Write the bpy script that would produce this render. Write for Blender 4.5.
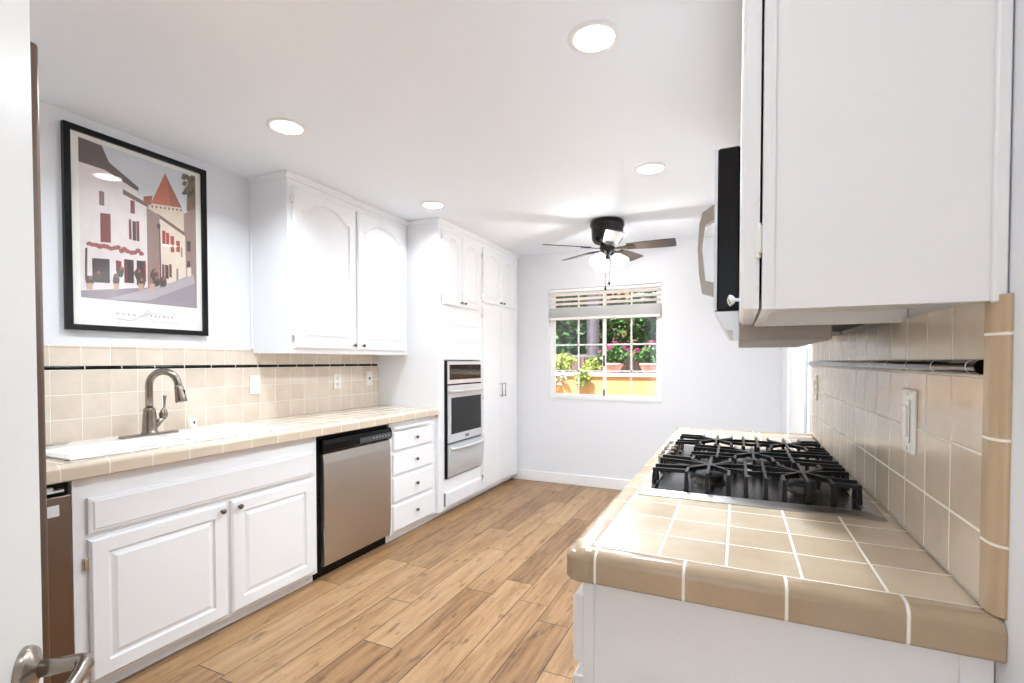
import bpy, bmesh, math, random
from mathutils import Vector, Matrix
from math import sin, cos, pi, radians
random.seed(7)
S = bpy.context.scene
for o in list(bpy.data.objects): bpy.data.objects.remove(o)

# ------------------------------------------------------------------ camera, world, sun, exposure
F_PX, YAW, PITCH, CY_PX, EYE = 491.2, .4307, .0214, 371.9, 1.2889
cam = bpy.data.objects.new('camera', bpy.data.cameras.new('camera'))
S.collection.objects.link(cam); S.camera = cam
cam.data.sensor_width = 36; cam.data.lens = F_PX / 1024 * 36
cam.data.shift_y = (CY_PX - 341.5) / 1024
cam.data.clip_start = .02
cam.location = (0, 0, EYE)
cam.rotation_euler = (pi/2 - PITCH, 0, YAW)

world = bpy.data.worlds.new('sky'); S.world = world; world.use_nodes = True
wn = world.node_tree.nodes['Background']
wn.inputs[0].default_value = (.84, .92, 1, 1); wn.inputs[1].default_value = 1.25

def light(name, kind, loc, power, size=.1, rot=(0,0,0), color=(1,1,1), shape='DISK', spread=None):
    d = bpy.data.lights.new(name, kind); d.energy = power; d.color = color
    if kind == 'AREA':
        d.shape = shape; d.size = size
        if spread: d.spread = spread
    elif kind in ('POINT', 'SPOT'): d.shadow_soft_size = size
    o = bpy.data.objects.new(name, d); S.collection.objects.link(o)
    o.location = loc; o.rotation_euler = rot
    return o
sun = light('sun', 'SUN', (0, -8, 9), 11.0, rot=(radians(27), 0, radians(-20)), color=(1, .96, .9))
sun.data.angle = radians(1.0)
S.view_settings.view_transform = 'Standard'; S.view_settings.look = 'None'
S.view_settings.gamma = 1; S.view_settings.use_curve_mapping = False
S.view_settings.exposure = 0.64
CAN_W, FAN_W = 19.0, 4.5

# ------------------------------------------------------------------ key dimensions (metres)
XL, XR, YB, ZT, YR = -2.807, .352, 4.914, 2.438, -2.7
XF = -2.222          # face frame of the left base run
XD = XF + .02        # door faces
XCE = -2.18          # left counter edge
XU = -2.489          # left upper cabinet frame
ZC, ZCB = .914, .858

# ------------------------------------------------------------------ materials
def srgb(r, g, b):
    f = lambda c: (c/255/12.92) if c/255 <= .04045 else ((c/255+.055)/1.055)**2.4
    return (f(r), f(g), f(b), 1)
def mat(name, col, rough=.5, metal=0, bump=0, bscale=200, coat=0, emit=None, es=0, var=0, vscale=6, spec=None, aniso=None):
    m = bpy.data.materials.new(name); m.use_nodes = True
    nt = m.node_tree; n = nt.nodes; b = n['Principled BSDF']
    b.inputs['Base Color'].default_value = col; b.inputs['Roughness'].default_value = rough
    b.inputs['Metallic'].default_value = metal; b.inputs['Coat Weight'].default_value = coat
    if spec is not None: b.inputs['Specular IOR Level'].default_value = spec
    if emit: b.inputs['Emission Color'].default_value = emit; b.inputs['Emission Strength'].default_value = es
    tc = n.new('ShaderNodeTexCoord')
    if bump:
        t = n.new('ShaderNodeTexNoise'); t.inputs['Scale'].default_value = bscale; t.inputs['Detail'].default_value = 3
        nt.links.new(tc.outputs['Object'], t.inputs['Vector'])
        bp = n.new('ShaderNodeBump'); bp.inputs['Strength'].default_value = bump; bp.inputs['Distance'].default_value = .002
        nt.links.new(t.outputs['Fac'], bp.inputs['Height']); nt.links.new(bp.outputs[0], b.inputs['Normal'])
    if var:
        t = n.new('ShaderNodeTexNoise'); t.inputs['Scale'].default_value = vscale; t.inputs['Detail'].default_value = 5
        nt.links.new(tc.outputs['Object'], t.inputs['Vector'])
        mx = n.new('ShaderNodeMix'); mx.data_type = 'RGBA'
        mx.inputs['A'].default_value = tuple(c*(1-var) for c in col[:3]) + (1,)
        mx.inputs['B'].default_value = tuple(min(1, c*(1+var)) for c in col[:3]) + (1,)
        nt.links.new(t.outputs['Fac'], mx.inputs['Factor']); nt.links.new(mx.outputs['Result'], b.inputs['Base Color'])
    return m

class NT:
    """small helper for node maths"""
    def __init__(s, m): s.nt = m.node_tree; s.n = s.nt.nodes
    def link(s, a, b): s.nt.links.new(a, b)
    def m(s, op, a, b=None, c=None):
        x = s.n.new('ShaderNodeMath'); x.operation = op
        for i, v in enumerate((a, b, c)):
            if v is None: continue
            if isinstance(v, (int, float)): x.inputs[i].default_value = v
            else: s.link(v, x.inputs[i])
        return x.outputs[0]
    def pos(s):
        g = s.n.new('ShaderNodeNewGeometry'); sp = s.n.new('ShaderNodeSeparateXYZ'); s.link(g.outputs['Position'], sp.inputs[0])
        return g.outputs['Position'], sp.outputs
    def mix(s, f, a, b, typ='MIX'):
        x = s.n.new('ShaderNodeMix'); x.data_type = 'RGBA'; x.blend_type = typ
        for k, v in (('Factor', f), ('A', a), ('B', b)):
            if isinstance(v, (tuple, float, int)): x.inputs[k].default_value = v
            else: s.link(v, x.inputs[k])
        return x.outputs['Result']
    def noise(s, vec, scale, detail=3, rough=.5):
        t = s.n.new('ShaderNodeTexNoise'); t.inputs['Scale'].default_value = scale; t.inputs['Detail'].default_value = detail
        t.inputs['Roughness'].default_value = rough
        if vec is not None: s.link(vec, t.inputs['Vector'])
        return t.outputs['Fac']
    def white(s, vec):
        t = s.n.new('ShaderNodeTexWhiteNoise'); s.link(vec, t.inputs['Vector']); return t.outputs['Value']
    def vec(s, x, y, z):
        c = s.n.new('ShaderNodeCombineXYZ')
        for i, v in enumerate((x, y, z)):
            if isinstance(v, (int, float)): c.inputs[i].default_value = v
            else: s.link(v, c.inputs[i])
        return c.outputs[0]
    def ramp(s, f, stops):
        r = s.n.new('ShaderNodeValToRGB'); e = r.color_ramp.elements
        while len(e) < len(stops): e.new(.5)
        for i, (p, c) in enumerate(stops): e[i].position = p; e[i].color = c
        s.link(f, r.inputs[0]); return r.outputs[0]

def tile_mat(name, axes, c1, c2, grout, rough=.2, g=.0028, spec=None, cloud=7):
    """glazed tile with grout. axes: list of (axis index, offset, pitch)"""
    m = mat(name, c1, rough, spec=spec); h = NT(m); b = h.n['Principled BSDF']
    P, xyz = h.pos()
    mask = None; ids = [0.0, 0.0, 0.0]
    for k, (ax, off, pit) in enumerate(axes):
        q = h.m('DIVIDE', h.m('SUBTRACT', xyz[ax], off), pit)
        ids[k] = h.m('FLOOR', q)
        fr = h.m('FRACT', q)
        d = h.m('MULTIPLY', h.m('MINIMUM', fr, h.m('SUBTRACT', 1.0, fr)), pit)
        mr = h.n.new('ShaderNodeMapRange'); mr.inputs[1].default_value = g*.45; mr.inputs[2].default_value = g
        mr.inputs[3].default_value = 1; mr.inputs[4].default_value = 0; h.link(d, mr.inputs[0])
        mask = mr.outputs[0] if mask is None else h.m('MAXIMUM', mask, mr.outputs[0])
    rnd = h.white(h.vec(*ids))
    n1 = h.noise(P, cloud, 4, .6)
    f = h.m('ADD', h.m('MULTIPLY', n1, 1.15), h.m('MULTIPLY', h.m('SUBTRACT', rnd, .5), .5))
    col = h.mix(h.m('SUBTRACT', f, .1), c1, c2)
    col = h.mix(mask, col, grout)
    h.link(col, b.inputs['Base Color'])
    h.link(h.m('ADD', rough, h.m('MULTIPLY', mask, .5)), b.inputs['Roughness'])
    hgt = h.m('ADD', h.m('MULTIPLY', mask, -1.0), h.m('MULTIPLY', h.noise(P, 30, 2), .22))
    bp = h.n.new('ShaderNodeBump'); bp.inputs['Strength'].default_value = .55; bp.inputs['Distance'].default_value = .0022
    h.link(hgt, bp.inputs['Height']); h.link(bp.outputs[0], b.inputs['Normal'])
    return m

M = {}
M['wall'] = mat('wall_paint', srgb(226, 228, 232), .55, bump=.25, bscale=110)
M['ceil'] = mat('ceiling_paint', srgb(240, 245, 252), .7, bump=.2, bscale=90)
M['cab'] = mat('cabinet_enamel', srgb(238, 239, 242), .28, bump=.08, bscale=60)
M['cab_r'] = mat('cabinet_enamel_satin', srgb(233, 233, 234), .35, bump=.3, bscale=70)
M['trim'] = mat('trim_enamel', srgb(235, 235, 236), .35)
M['door'] = mat('door_enamel', srgb(226, 226, 224), .4, bump=.1, bscale=80)
M['plastic'] = mat('white_plastic', srgb(238, 236, 230), .3)
M['plastic_gap'] = mat('recess_grey', srgb(120, 118, 112), .5)
M['steel'] = mat('brushed_steel', srgb(176, 174, 172), .3, 1, bump=.06, bscale=250)
M['steel_light'] = mat('bright_steel', srgb(212, 213, 216), .34, .45)
M['dw_steel'] = mat('dishwasher_steel', srgb(190, 184, 178), .34, 1, var=.05, vscale=3)
M['dark_steel'] = mat('dark_bronze_steel', srgb(128, 112, 102), .32, 1, var=.12, vscale=3)
M['nickel'] = mat('brushed_nickel', srgb(150, 140, 130), .27, 1)
M['chrome'] = mat('chrome', srgb(220, 220, 220), .12, 1)
M['knob'] = mat('pewter_knob', srgb(110, 104, 98), .3, 1)
M['black'] = mat('black_gloss', srgb(9, 9, 10), .2, spec=.22)
M['black_matte'] = mat('black_matte', srgb(8, 8, 9), .6, spec=.2)
M['glass_black'] = mat('oven_black_glass', srgb(6, 6, 7), .08, spec=.35)
M['iron'] = mat('cast_iron', srgb(10, 10, 11), .38, bump=.25, bscale=300, spec=.35)
M['pan'] = mat('cooktop_pan', srgb(105, 105, 107), .25, 1, var=.25, vscale=8)
M['burner'] = mat('burner_cap', srgb(28, 28, 30), .45)
M['burner_base'] = mat('burner_ring', srgb(70, 66, 62), .4, 1)
M['bronze'] = mat('fan_black_bronze', srgb(20, 18, 17), .25, .4)
M['blade'] = mat('fan_blade', srgb(48, 46, 47), .3, var=.15, vscale=4, spec=.4)
M['sink'] = mat('sink_porcelain', srgb(246, 246, 246), .12, coat=.5)
M['frame_black'] = mat('frame_black', srgb(6, 6, 7), .2, spec=.3)
M['paper'] = mat('poster_paper', srgb(238, 236, 230), .5)
M['bulb'] = mat('lit_lens', (1, 1, 1, 1), .4, emit=(1, .98, .95, 1), es=6)
M['shade'] = mat('lit_frosted_glass', (1, 1, 1, 1), .4, emit=(1, .97, .93, 1), es=7)
M['vinyl'] = mat('window_vinyl', srgb(242, 242, 242), .35)
M['blind'] = mat('blind_slat', srgb(240, 240, 240), .4)
M['pink_pot'] = mat('pink_clay', srgb(196, 152, 146), .8, var=.1)
M['stucco'] = mat('stucco_tan', srgb(212, 160, 108), .9, bump=.4, bscale=60, var=.05)
M['soil'] = mat('soil', srgb(70, 52, 40), .95, var=.2)
M['leaf'] = mat('leaf_green', srgb(58, 105, 42), .5, var=.4, vscale=5)
M['leaf_dark'] = mat('hedge_leaf', srgb(44, 92, 34), .55, var=.5, vscale=3)
M['leaf_yellow'] = mat('yellow_leaf', srgb(150, 168, 74), .5, var=.3, vscale=9)
M['leaf_silver'] = mat('silver_leaf', srgb(170, 190, 170), .6, var=.2)
M['flower'] = mat('magenta_petal', srgb(214, 50, 150), .6)
M['trunk'] = mat('palm_bark', srgb(122, 116, 128), .9, bump=.8, bscale=25, var=.35, vscale=12)
M['fence'] = mat('fence_iron', srgb(40, 42, 48), .5)
M['board'] = mat('fence_board', srgb(120, 95, 90), .85, var=.25, vscale=5)
M['ground'] = mat('ground_paving', srgb(170, 160, 145), .9, var=.1)
M['adobe'] = mat('neighbour_stucco', srgb(140, 112, 84), .9, var=.06)
M['label'] = mat('sticker_white', srgb(226, 228, 230), .4)
M['label_blue'] = mat('sticker_grey_print', srgb(165, 168, 180), .4)
M['ink'] = mat('ink', srgb(60, 60, 64), .6)

# window pane glass that also lets daylight through
m = bpy.data.materials.new('pane_glass'); m.use_nodes = True; nt = m.node_tree
for nn in list(nt.nodes): nt.nodes.remove(nn)
o_ = nt.nodes.new('ShaderNodeOutputMaterial'); tr = nt.nodes.new('ShaderNodeBsdfTransparent'); gl = nt.nodes.new('ShaderNodeBsdfGlossy')
gl.inputs['Roughness'].default_value = .02; mx = nt.nodes.new('ShaderNodeMixShader'); mx.inputs[0].default_value = .05
nt.links.new(tr.outputs[0], mx.inputs[1]); nt.links.new(gl.outputs[0], mx.inputs[2]); nt.links.new(mx.outputs[0], o_.inputs[0])
M['glass'] = m

BEIGE1, BEIGE2, GROUT = srgb(206, 190, 172), srgb(234, 221, 206), srgb(240, 234, 222)
TAN1, TAN2 = srgb(176, 154, 128), srgb(206, 188, 164)
M['tile_L'] = tile_mat('backsplash_tile', [(1, 1.133, .1182), (2, .909, .1135)], BEIGE1, BEIGE2, GROUT, .22)
M['tile_Ltop'] = tile_mat('backsplash_cap_tile', [(1, 1.133, .1182)], BEIGE1, BEIGE2, GROUT, .22)
M['tile_Lc'] = tile_mat('counter_tile', [(1, 1.06, .1182), (0, -2.235, .1182)], BEIGE1, BEIGE2, GROUT, .16)
M['tile_Le'] = tile_mat('counter_edge_tile', [(1, 1.06, .151)], BEIGE1, srgb(218, 202, 180), GROUT, .16)
M['tile_Rc'] = tile_mat('hob_counter_tile', [(1, .9715, .1230), (0, -.257, .1205)], TAN1, srgb(214, 198, 174), GROUT, .19, g=.0034)
M['tile_Re_shaded'] = tile_mat('hob_counter_end_tile_shaded', [(0, -.247, .1620)], srgb(158, 136, 110), srgb(186, 164, 138), GROUT, .14, g=.0034)  # darker than the side trim: shade of the near edge put into the colour
M['tile_Rs'] = tile_mat('hob_counter_side_tile', [(1, .985, .1605)], TAN1, TAN2, GROUT, .14, g=.0034)
M['tile_R'] = tile_mat('hob_wall_tile', [(1, .979, .1272), (2, .9075, .1195)], srgb(190, 172, 150), srgb(224, 211, 194), GROUT, .2, g=.003)
M['tile_Rt'] = tile_mat('hob_wall_cap_tile', [(1, .979, .1272)], srgb(200, 186, 168), srgb(224, 213, 198), GROUT, .2, g=.003)
M['tile_bull'] = tile_mat('bullnose_tile', [(2, 1.023, .153)], srgb(176, 150, 118), srgb(192, 168, 138), GROUT, .25, g=.003)
M['strip_L'] = tile_mat('black_pencil_tile_left', [(1, 1.262, .153)], srgb(4, 4, 5), srgb(7, 7, 8), srgb(230, 222, 210), .15, g=.003, spec=.2)
M['strip_R'] = tile_mat('black_pencil_tile_right', [(1, 1.022, .157)], srgb(4, 4, 5), srgb(7, 7, 8), srgb(225, 220, 210), .1, g=.0025, spec=.3)

# floor planks
m = mat('oak_planks', srgb(200, 160, 115), .33); h = NT(m); b = h.n['Principled BSDF']; P, xyz = h.pos()
q = h.m('DIVIDE', h.m('ADD', xyz[0], 5.095), .168); row = h.m('FLOOR', q); fx = h.m('FRACT', q)
shift = h.m('MULTIPLY', h.white(h.vec(row, 3.0, 0.0)), 1.24)
qy = h.m('DIVIDE', h.m('ADD', h.m('ADD', xyz[1], 6.0), shift), 1.24); py = h.m('FLOOR', qy); fy = h.m('FRACT', qy)
dx = h.m('MULTIPLY', h.m('MINIMUM', fx, h.m('SUBTRACT', 1.0, fx)), .168)
dy = h.m('MULTIPLY', h.m('MINIMUM', fy, h.m('SUBTRACT', 1.0, fy)), 1.24)
gap = h.m('LESS_THAN', h.m('MINIMUM', dx, dy), .0019)
pid = h.white(h.vec(row, py, 1.0)); pid2 = h.white(h.vec(row, py, 9.0))
gv = h.vec(h.m('ADD', h.m('MULTIPLY', xyz[0], 26.0), h.m('MULTIPLY', pid, 60.0)), h.m('ADD', h.m('MULTIPLY', xyz[1], 2.2), h.m('MULTIPLY', pid2, 40.0)), 0.0)
g1 = h.noise(gv, 1.0, 6, .62)
gv2 = h.vec(h.m('ADD', h.m('MULTIPLY', xyz[0], 90.0), h.m('MULTIPLY', pid, 90.0)), h.m('MULTIPLY', xyz[1], 5.0), pid2)
g2 = h.noise(gv2, 1.0, 3, .6)
gv3 = h.vec(h.m('ADD', h.m('MULTIPLY', xyz[0], 22.0), h.m('MULTIPLY', pid2, 31.0)), h.m('ADD', h.m('MULTIPLY', xyz[1], 5.0), h.m('MULTIPLY', pid, 17.0)), 2.0)
g3 = h.noise(gv3, 1.0, 4, .7)
col = h.ramp(h.m('ADD', h.m('MULTIPLY', g1, .75), h.m('MULTIPLY', pid, .25)), [(.28, srgb(100, 70, 44)), (.42, srgb(142, 106, 70)), (.56, srgb(166, 130, 92)), (.76, srgb(184, 152, 114))])
col = h.mix(h.m('MULTIPLY', h.m('SUBTRACT', 1.0, g2), .35), col, srgb(104, 72, 44))
knot = h.ramp(g3, [(.56, (0, 0, 0, 1)), (.68, (1, 1, 1, 1))])
col = h.mix(h.m('MULTIPLY', knot, .6), col, srgb(62, 40, 24))
col = h.mix(gap, col, srgb(40, 28, 20))
h.link(col, b.inputs['Base Color'])
bp = h.n.new('ShaderNodeBump'); bp.inputs['Strength'].default_value = .35; bp.inputs['Distance'].default_value = .0015
h.link(h.m('SUBTRACT', h.m('MULTIPLY', g2, .3), gap), bp.inputs['Height']); h.link(bp.outputs[0], b.inputs['Normal'])
h.link(h.m('ADD', .3, h.m('MULTIPLY', g2, .15)), b.inputs['Roughness'])
M['floor'] = m

# ------------------------------------------------------------------ mesh builder: everything is given in place (world metres)
OFF = {}
class MB:
    def __init__(s): s.bm = bmesh.new(); s.mi = 0
    def _merge(s, t):
        me = bpy.data.meshes.new('t'); t.to_mesh(me); t.free()
        n0 = len(s.bm.faces); s.bm.from_mesh(me); bpy.data.meshes.remove(me)
        s.bm.faces.ensure_lookup_table()
        for f in s.bm.faces[n0:]: f.material_index = s.mi
    def box(s, x0, x1, y0, y1, z0, z1, bev=0, seg=1, mtx=None):
        t = bmesh.new(); bmesh.ops.create_cube(t, size=1)
        for v in t.verts: v.co = Vector(((x0+x1)/2 + v.co.x*abs(x1-x0), (y0+y1)/2 + v.co.y*abs(y1-y0), (z0+z1)/2 + v.co.z*abs(z1-z0)))
        if bev: bmesh.ops.bevel(t, geom=t.edges[:], offset=bev, segments=seg, affect='EDGES', profile=.5)
        if mtx: bmesh.ops.transform(t, matrix=mtx, verts=t.verts)
        s._merge(t); return s
    def poly(s, pts, ext=None):
        """polygon; optional extrusion by vector"""
        t = bmesh.new(); vs = [t.verts.new(p) for p in pts]; f = t.faces.new(vs)
        if ext is not None:
            r = bmesh.ops.extrude_face_region(t, geom=[f])
            bmesh.ops.translate(t, verts=[v for v in r['geom'] if isinstance(v, bmesh.types.BMVert)], vec=Vector(ext))
        bmesh.ops.recalc_face_normals(t, faces=t.faces[:])
        s._merge(t); return s
    def cyl(s, p0, p1, r0, r1=None, n=20, cap=True):
        p0 = Vector(p0); p1 = Vector(p1); r1 = r0 if r1 is None else r1
        t = bmesh.new(); d = p1 - p0
        bmesh.ops.create_cone(t, cap_ends=cap, segments=n, radius1=r0, radius2=r1, depth=d.length)
        q = d.to_track_quat('Z', 'Y').to_matrix().to_4x4()
        bmesh.ops.transform(t, matrix=Matrix.Translation((p0+p1)/2) @ q, verts=t.verts)
        s._merge(t); return s
    def lathe(s, prof, c, axis=(0, 0, 1), n=28, closed=False):
        """prof: list of (radius, height) along axis from c"""
        t = bmesh.new(); c = Vector(c); q = Vector(axis).normalized().to_track_quat('Z', 'Y').to_matrix()
        rings = []
        for r, z in prof:
            if r < 1e-5: rings.append([t.verts.new(c + q @ Vector((0, 0, z)))])
            else: rings.append([t.verts.new(c + q @ Vector((r*cos(2*pi*k/n), r*sin(2*pi*k/n), z))) for k in range(n)])
        for a, b_ in zip(rings, rings[1:]):
            for k in range(n):
                k2 = (k+1) % n
                if len(a) == 1 and len(b_) == 1: continue
                if len(a) == 1: t.faces.new((a[0], b_[k], b_[k2]))
                elif len(b_) == 1: t.faces.new((a[k], b_[0], a[k2]))
                else: t.faces.new((a[k], b_[k], b_[k2], a[k2]))
        for f in t.faces: f.smooth = True
        bmesh.ops.recalc_face_normals(t, faces=t.faces[:])
        s._merge(t); return s
    def tube(s, pts, rad, n=14, cap=True, sq=None):
        """round tube (rad: number or list); sq=(w,h) for a rectangular bar"""
        pts = [Vector(p) for p in pts]; t = bmesh.new(); rings = []; N = len(pts)
        up = None
        for i, p in enumerate(pts):
            d = (pts[min(i+1, N-1)] - pts[max(i-1, 0)]).normalized()
            if up is None:
                up = Vector((0, 0, 1)) if abs(d.z) < .9 else Vector((1, 0, 0))
            a = d.cross(up).normalized(); b_ = a.cross(d).normalized(); up = b_
            if sq:
                w, hh = sq; rings.append([t.verts.new(p + a*x*w/2 + b_*y*hh/2) for x, y in ((-1, -1), (1, -1), (1, 1), (-1, 1))])
            else:
                r = rad[i] if isinstance(rad, (list, tuple)) else rad
                rings.append([t.verts.new(p + a*r*cos(2*pi*k/n) + b_*r*sin(2*pi*k/n)) for k in range(n)])
        m_ = len(rings[0])
        for A, B in zip(rings, rings[1:]):
            for k in range(m_):
                f = t.faces.new((A[k], A[(k+1) % m_], B[(k+1) % m_], B[k])); f.smooth = not sq
        if cap:
            t.faces.new(rings[0][::-1]); t.faces.new(rings[-1])
        bmesh.ops.recalc_face_normals(t, faces=t.faces[:])
        s._merge(t); return s
    def loops(s, loops, fill_last=True, fill_first=True):
        t = bmesh.new(); L = [[t.verts.new(p) for p in lp] for lp in loops]; n = len(L[0])
        for A, B in zip(L, L[1:]):
            for k in range(n):
                try: t.faces.new((A[k], A[(k+1) % n], B[(k+1) % n], B[k]))
                except ValueError: pass
        if fill_first: t.faces.new(L[0][::-1])
        if fill_last: t.faces.new(L[-1])
        bmesh.ops.recalc_face_normals(t, faces=t.faces[:])
        s._merge(t); return s
    def build(s, name, m, parent=None, origin=None, smooth=False):
        off = OFF.get(parent.name, Vector((0, 0, 0))) if parent else Vector((0, 0, 0))
        if origin is not None and not parent: off = Vector(origin)
        for v in s.bm.verts: v.co -= off
        me = bpy.data.meshes.new(name); s.bm.to_mesh(me); s.bm.free()
        for mm in (m if isinstance(m, (list, tuple)) else [m]): me.materials.append(mm)
        if smooth:
            for p in me.polygons: p.use_smooth = True
        o = bpy.data.objects.new(name, me); S.collection.objects.link(o)
        if parent: o.parent = parent
        else: o.location = off
        OFF[o.name] = off
        return o
def thing(name, label, cat, loc, group=None):
    o = bpy.data.objects.new(name, None); S.collection.objects.link(o)
    o.empty_display_size = .05; o.location = loc; OFF[o.name] = Vector(loc)
    o['label'] = label; o['category'] = cat
    if group: o['group'] = group
    return o
def tag(o, label, cat, group=None, kind=None):
    o['label'] = label; o['category'] = cat
    if group: o['group'] = group
    if kind: o['kind'] = kind
    return o
def struct(o): o['kind'] = 'structure'; return o
def copy_tree(o, loc, label=None):
    r = o.copy(); S.collection.objects.link(r); r.location = loc
    if label: r['label'] = label
    for ch in list(o.children):
        c = ch.copy(); S.collection.objects.link(c); c.parent = r
        for g_ in list(ch.children):
            d = g_.copy(); S.collection.objects.link(d); d.parent = c
    OFF[r.name] = Vector(loc)
    return r

# raised panel door lying in a plane x = const, facing sgn
def panel_door(sgn, xb, y0, y1, z0, z1, th=.02, rail=.055, arch=0, split=None, flat=False):
    mb = MB(); NA = 14
    def lp(ins, x, a=0, zz0=z0, zz1=z1, sh=0):
        pts = [(x, y0+ins, zz0+ins), (x, y1-ins, zz0+ins)]
        for k in range(NA+1):
            t = 1 - 2*k/NA
            yy = (y0+y1)/2 + t*((y1-y0)/2 - ins)
            u = max(0, 1 - (abs(t)/.86)**2) if abs(t) < .86 else 0
            pts.append((x, yy, zz1 - ins - a*(1 - u**.8)))
        return pts
    xf = xb + sgn*th
    if flat:
        mb.loops([lp(0, xb), lp(0, xf-sgn*.006), lp(.008, xf)])
        return mb
    if split is None:
        mb.loops([lp(0, xb), lp(0, xf-sgn*.007), lp(.007, xf-sgn*.001), lp(.010, xf), lp(rail, xf, arch), lp(rail+.005, xf-sgn*.009, arch), lp(rail+.012, xf-sgn*.009, arch), lp(rail+.030, xf-sgn*.001, arch)])
    else:
        # slab with two panels above one another; the face is two stacked loops joined by plain slabs
        mid = split
        mb.loops([lp(0, xb), lp(0, xf-sgn*.007), lp(.007, xf-sgn*.002)])
        for za, zb_ in ((z0, mid), (mid, z1)):
            mb.loops([lp(.009, xf-sgn*.003, 0, za, zb_), lp(.009, xf, 0, za, zb_), lp(rail, xf, 0, za, zb_), lp(rail+.005, xf-sgn*.009, 0, za, zb_), lp(rail+.012, xf-sgn*.009, 0, za, zb_), lp(rail+.028, xf-sgn*.001, 0, za, zb_)])
    return mb
def knob(parent, x, y, z, sgn, m=None, r=.013):
    MB().lathe([(.004, -.001), (.0045, .010), (r*.75, .014), (r, .019), (r*.95, .024), (r*.5, .028), (0, .029)], (x, y, z), (sgn, 0, 0), 16).build('knob', m or M['knob'], parent)
def hinge(parent, x, y, z, sgn):
    MB().box(x-.004, x+.008, y-.012, y+.004, z-.022, z+.022, .002).cyl((x+sgn*.006, y+.002, z-.018), (x+sgn*.006, y+.002, z+.018), .004, n=10).build('hinge', M['chrome'], parent)

# ================================================================== ROOM SHELL
struct(MB().box(XL-.15, XR+.15, YR-.1, YB+.12, -.08, 0).build('floor', M['floor']))
struct(MB().box(XL-.15, XR+.15, YR-.1, YB+.12, ZT, ZT+.1).build('ceiling', M['ceil']))
struct(MB().box(XL-.12, XL, YR-.1, YB+.12, 0, ZT).build('wall_left', M['wall']))
struct(MB().box(XR, XR+.12, YR-.1, YB+.12, 0, ZT).build('wall_right', M['wall']))
WX0, WX1, WZ0, WZ1 = -1.829, -.668, .888, 2.048
w = MB(); w.box(XL, WX0, YB, YB+.12, 0, ZT); w.box(WX1, XR, YB, YB+.12, 0, ZT)
w.box(WX0, WX1, YB, YB+.12, 0, WZ0); w.box(WX0, WX1, YB, YB+.12, WZ1, ZT)
struct(w.build('wall_back', M['wall']))
w = MB(); w.box(XL, -2.72, YR-.1, YR, 0, ZT); w.box(.26, XR, YR-.1, YR, 0, ZT); w.box(-2.72, .26, YR-.1, YR, 2.40, ZT)
struct(w.build('wall_rear', M['wall']))  # unseen wall, its opening widened so sky light fills the room
def bb(x0, x1, y0, y1, name):
    struct(MB().box(x0, x1, y0, y1, 0, .108, .004, 2).build(name, M['trim']))
bb(-2.25, XR, YB-.014, YB, 'baseboard_back')
bb(XR-.014, XR, 4.20, YB-.014, 'baseboard_right')

# window in the back wall
wd = MB(); yf0, yf1 = YB+.035, YB+.085; fr = .038
wd.box(WX0, WX0+fr, yf0, yf1, WZ0, WZ1, .003).box(WX1-fr, WX1, yf0, yf1, WZ0, WZ1, .003)
wd.box(WX0+fr, WX1-fr, yf0, yf1, WZ0, WZ0+fr, .003).box(WX0+fr, WX1-fr, yf0, yf1, WZ1-fr, WZ1, .003)
win = struct(wd.build('window_1', M['vinyl']))
xm = (WX0+WX1)/2 + .012
def sash(x0, x1, y0, y1):
    s_ = MB(); t = .022
    s_.box(x0, x0+t, y0, y1, WZ0+fr, WZ1-fr, .002).box(x1-t, x1, y0, y1, WZ0+fr, WZ1-fr, .002)
    s_.box(x0+t, x1-t, y0, y1, WZ0+fr, WZ0+fr+t, .002).box(x0+t, x1-t, y0, y1, WZ1-fr-t, WZ1-fr, .002)
    return s_.build('window_sash', M['vinyl'], win)
sash(WX0+fr, xm+.002, yf0+.004, yf0+.022); sash(xm-.012, WX1-fr, yf0+.026, yf0+.044)
for a, b_, yy in ((WX0+fr, xm, yf0+.010), (xm, WX1-fr, yf0+.032)):
    gm = MB(); cx = (a+b_)/2; gm.box(cx-.008, cx+.008, yy, yy+.007, WZ0+.05, WZ1-.05)
    for zz in (1.190, 1.462, 1.735): gm.box(a+.02, b_-.02, yy, yy+.007, zz-.008, zz+.008)
    gm.build('window_grid', M['vinyl'], win)
    MB().box(a+.018, b_-.018, yy+.008, yy+.012, WZ0+.05, WZ1-.05).build('window_pane', M['glass'], win)
MB().box(xm-.010, xm+.004, yf0-.012, yf0+.004, 1.24, 1.35, .003).build('sash_latch', M['black_matte'], win)
MB().box(xm-.008, xm+.004, yf0-.008, yf0+.004, .935, 1.0, .003).build('sash_latch', M['black_matte'], win)
struct(MB().box(WX0, WX1, YB-.004, yf0, WZ0-.012, WZ0, .002).build('trim_1', M['trim']))

# horizontal blind
bl = thing('window_blind', 'white horizontal slat blind drawn up over the top of the window', 'blind', ((WX0+WX1)/2, YB+.02, 2.0))
MB().box(WX0+.006, WX1-.006, YB-.008, YB+.03, 2.012, 2.042, .003).build('headrail', M['blind'], bl)
for k in range(4):
    z = 1.985 - k*.048
    MB().box(WX0+.01, WX1-.01, YB-.020, YB+.024, -.0015, .0015, mtx=Matrix.Translation((0, 0, z)) @ Matrix.Translation((0, YB, 0)) @ Matrix.Rotation(radians(-24), 4, 'X') @ Matrix.Translation((0, -YB, 0))).build('slat', M['blind'], bl)
for k in range(14):
    z = 1.752 + k*.0062
    MB().box(WX0+.01, WX1-.01, YB-.020, YB+.026, z, z+.003).build('slat', M['blind'], bl)
MB().box(WX0+.01, WX1-.01, YB-.022, YB+.026, 1.722, 1.748, .004).build('bottom_rail', M['blind'], bl)
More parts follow.
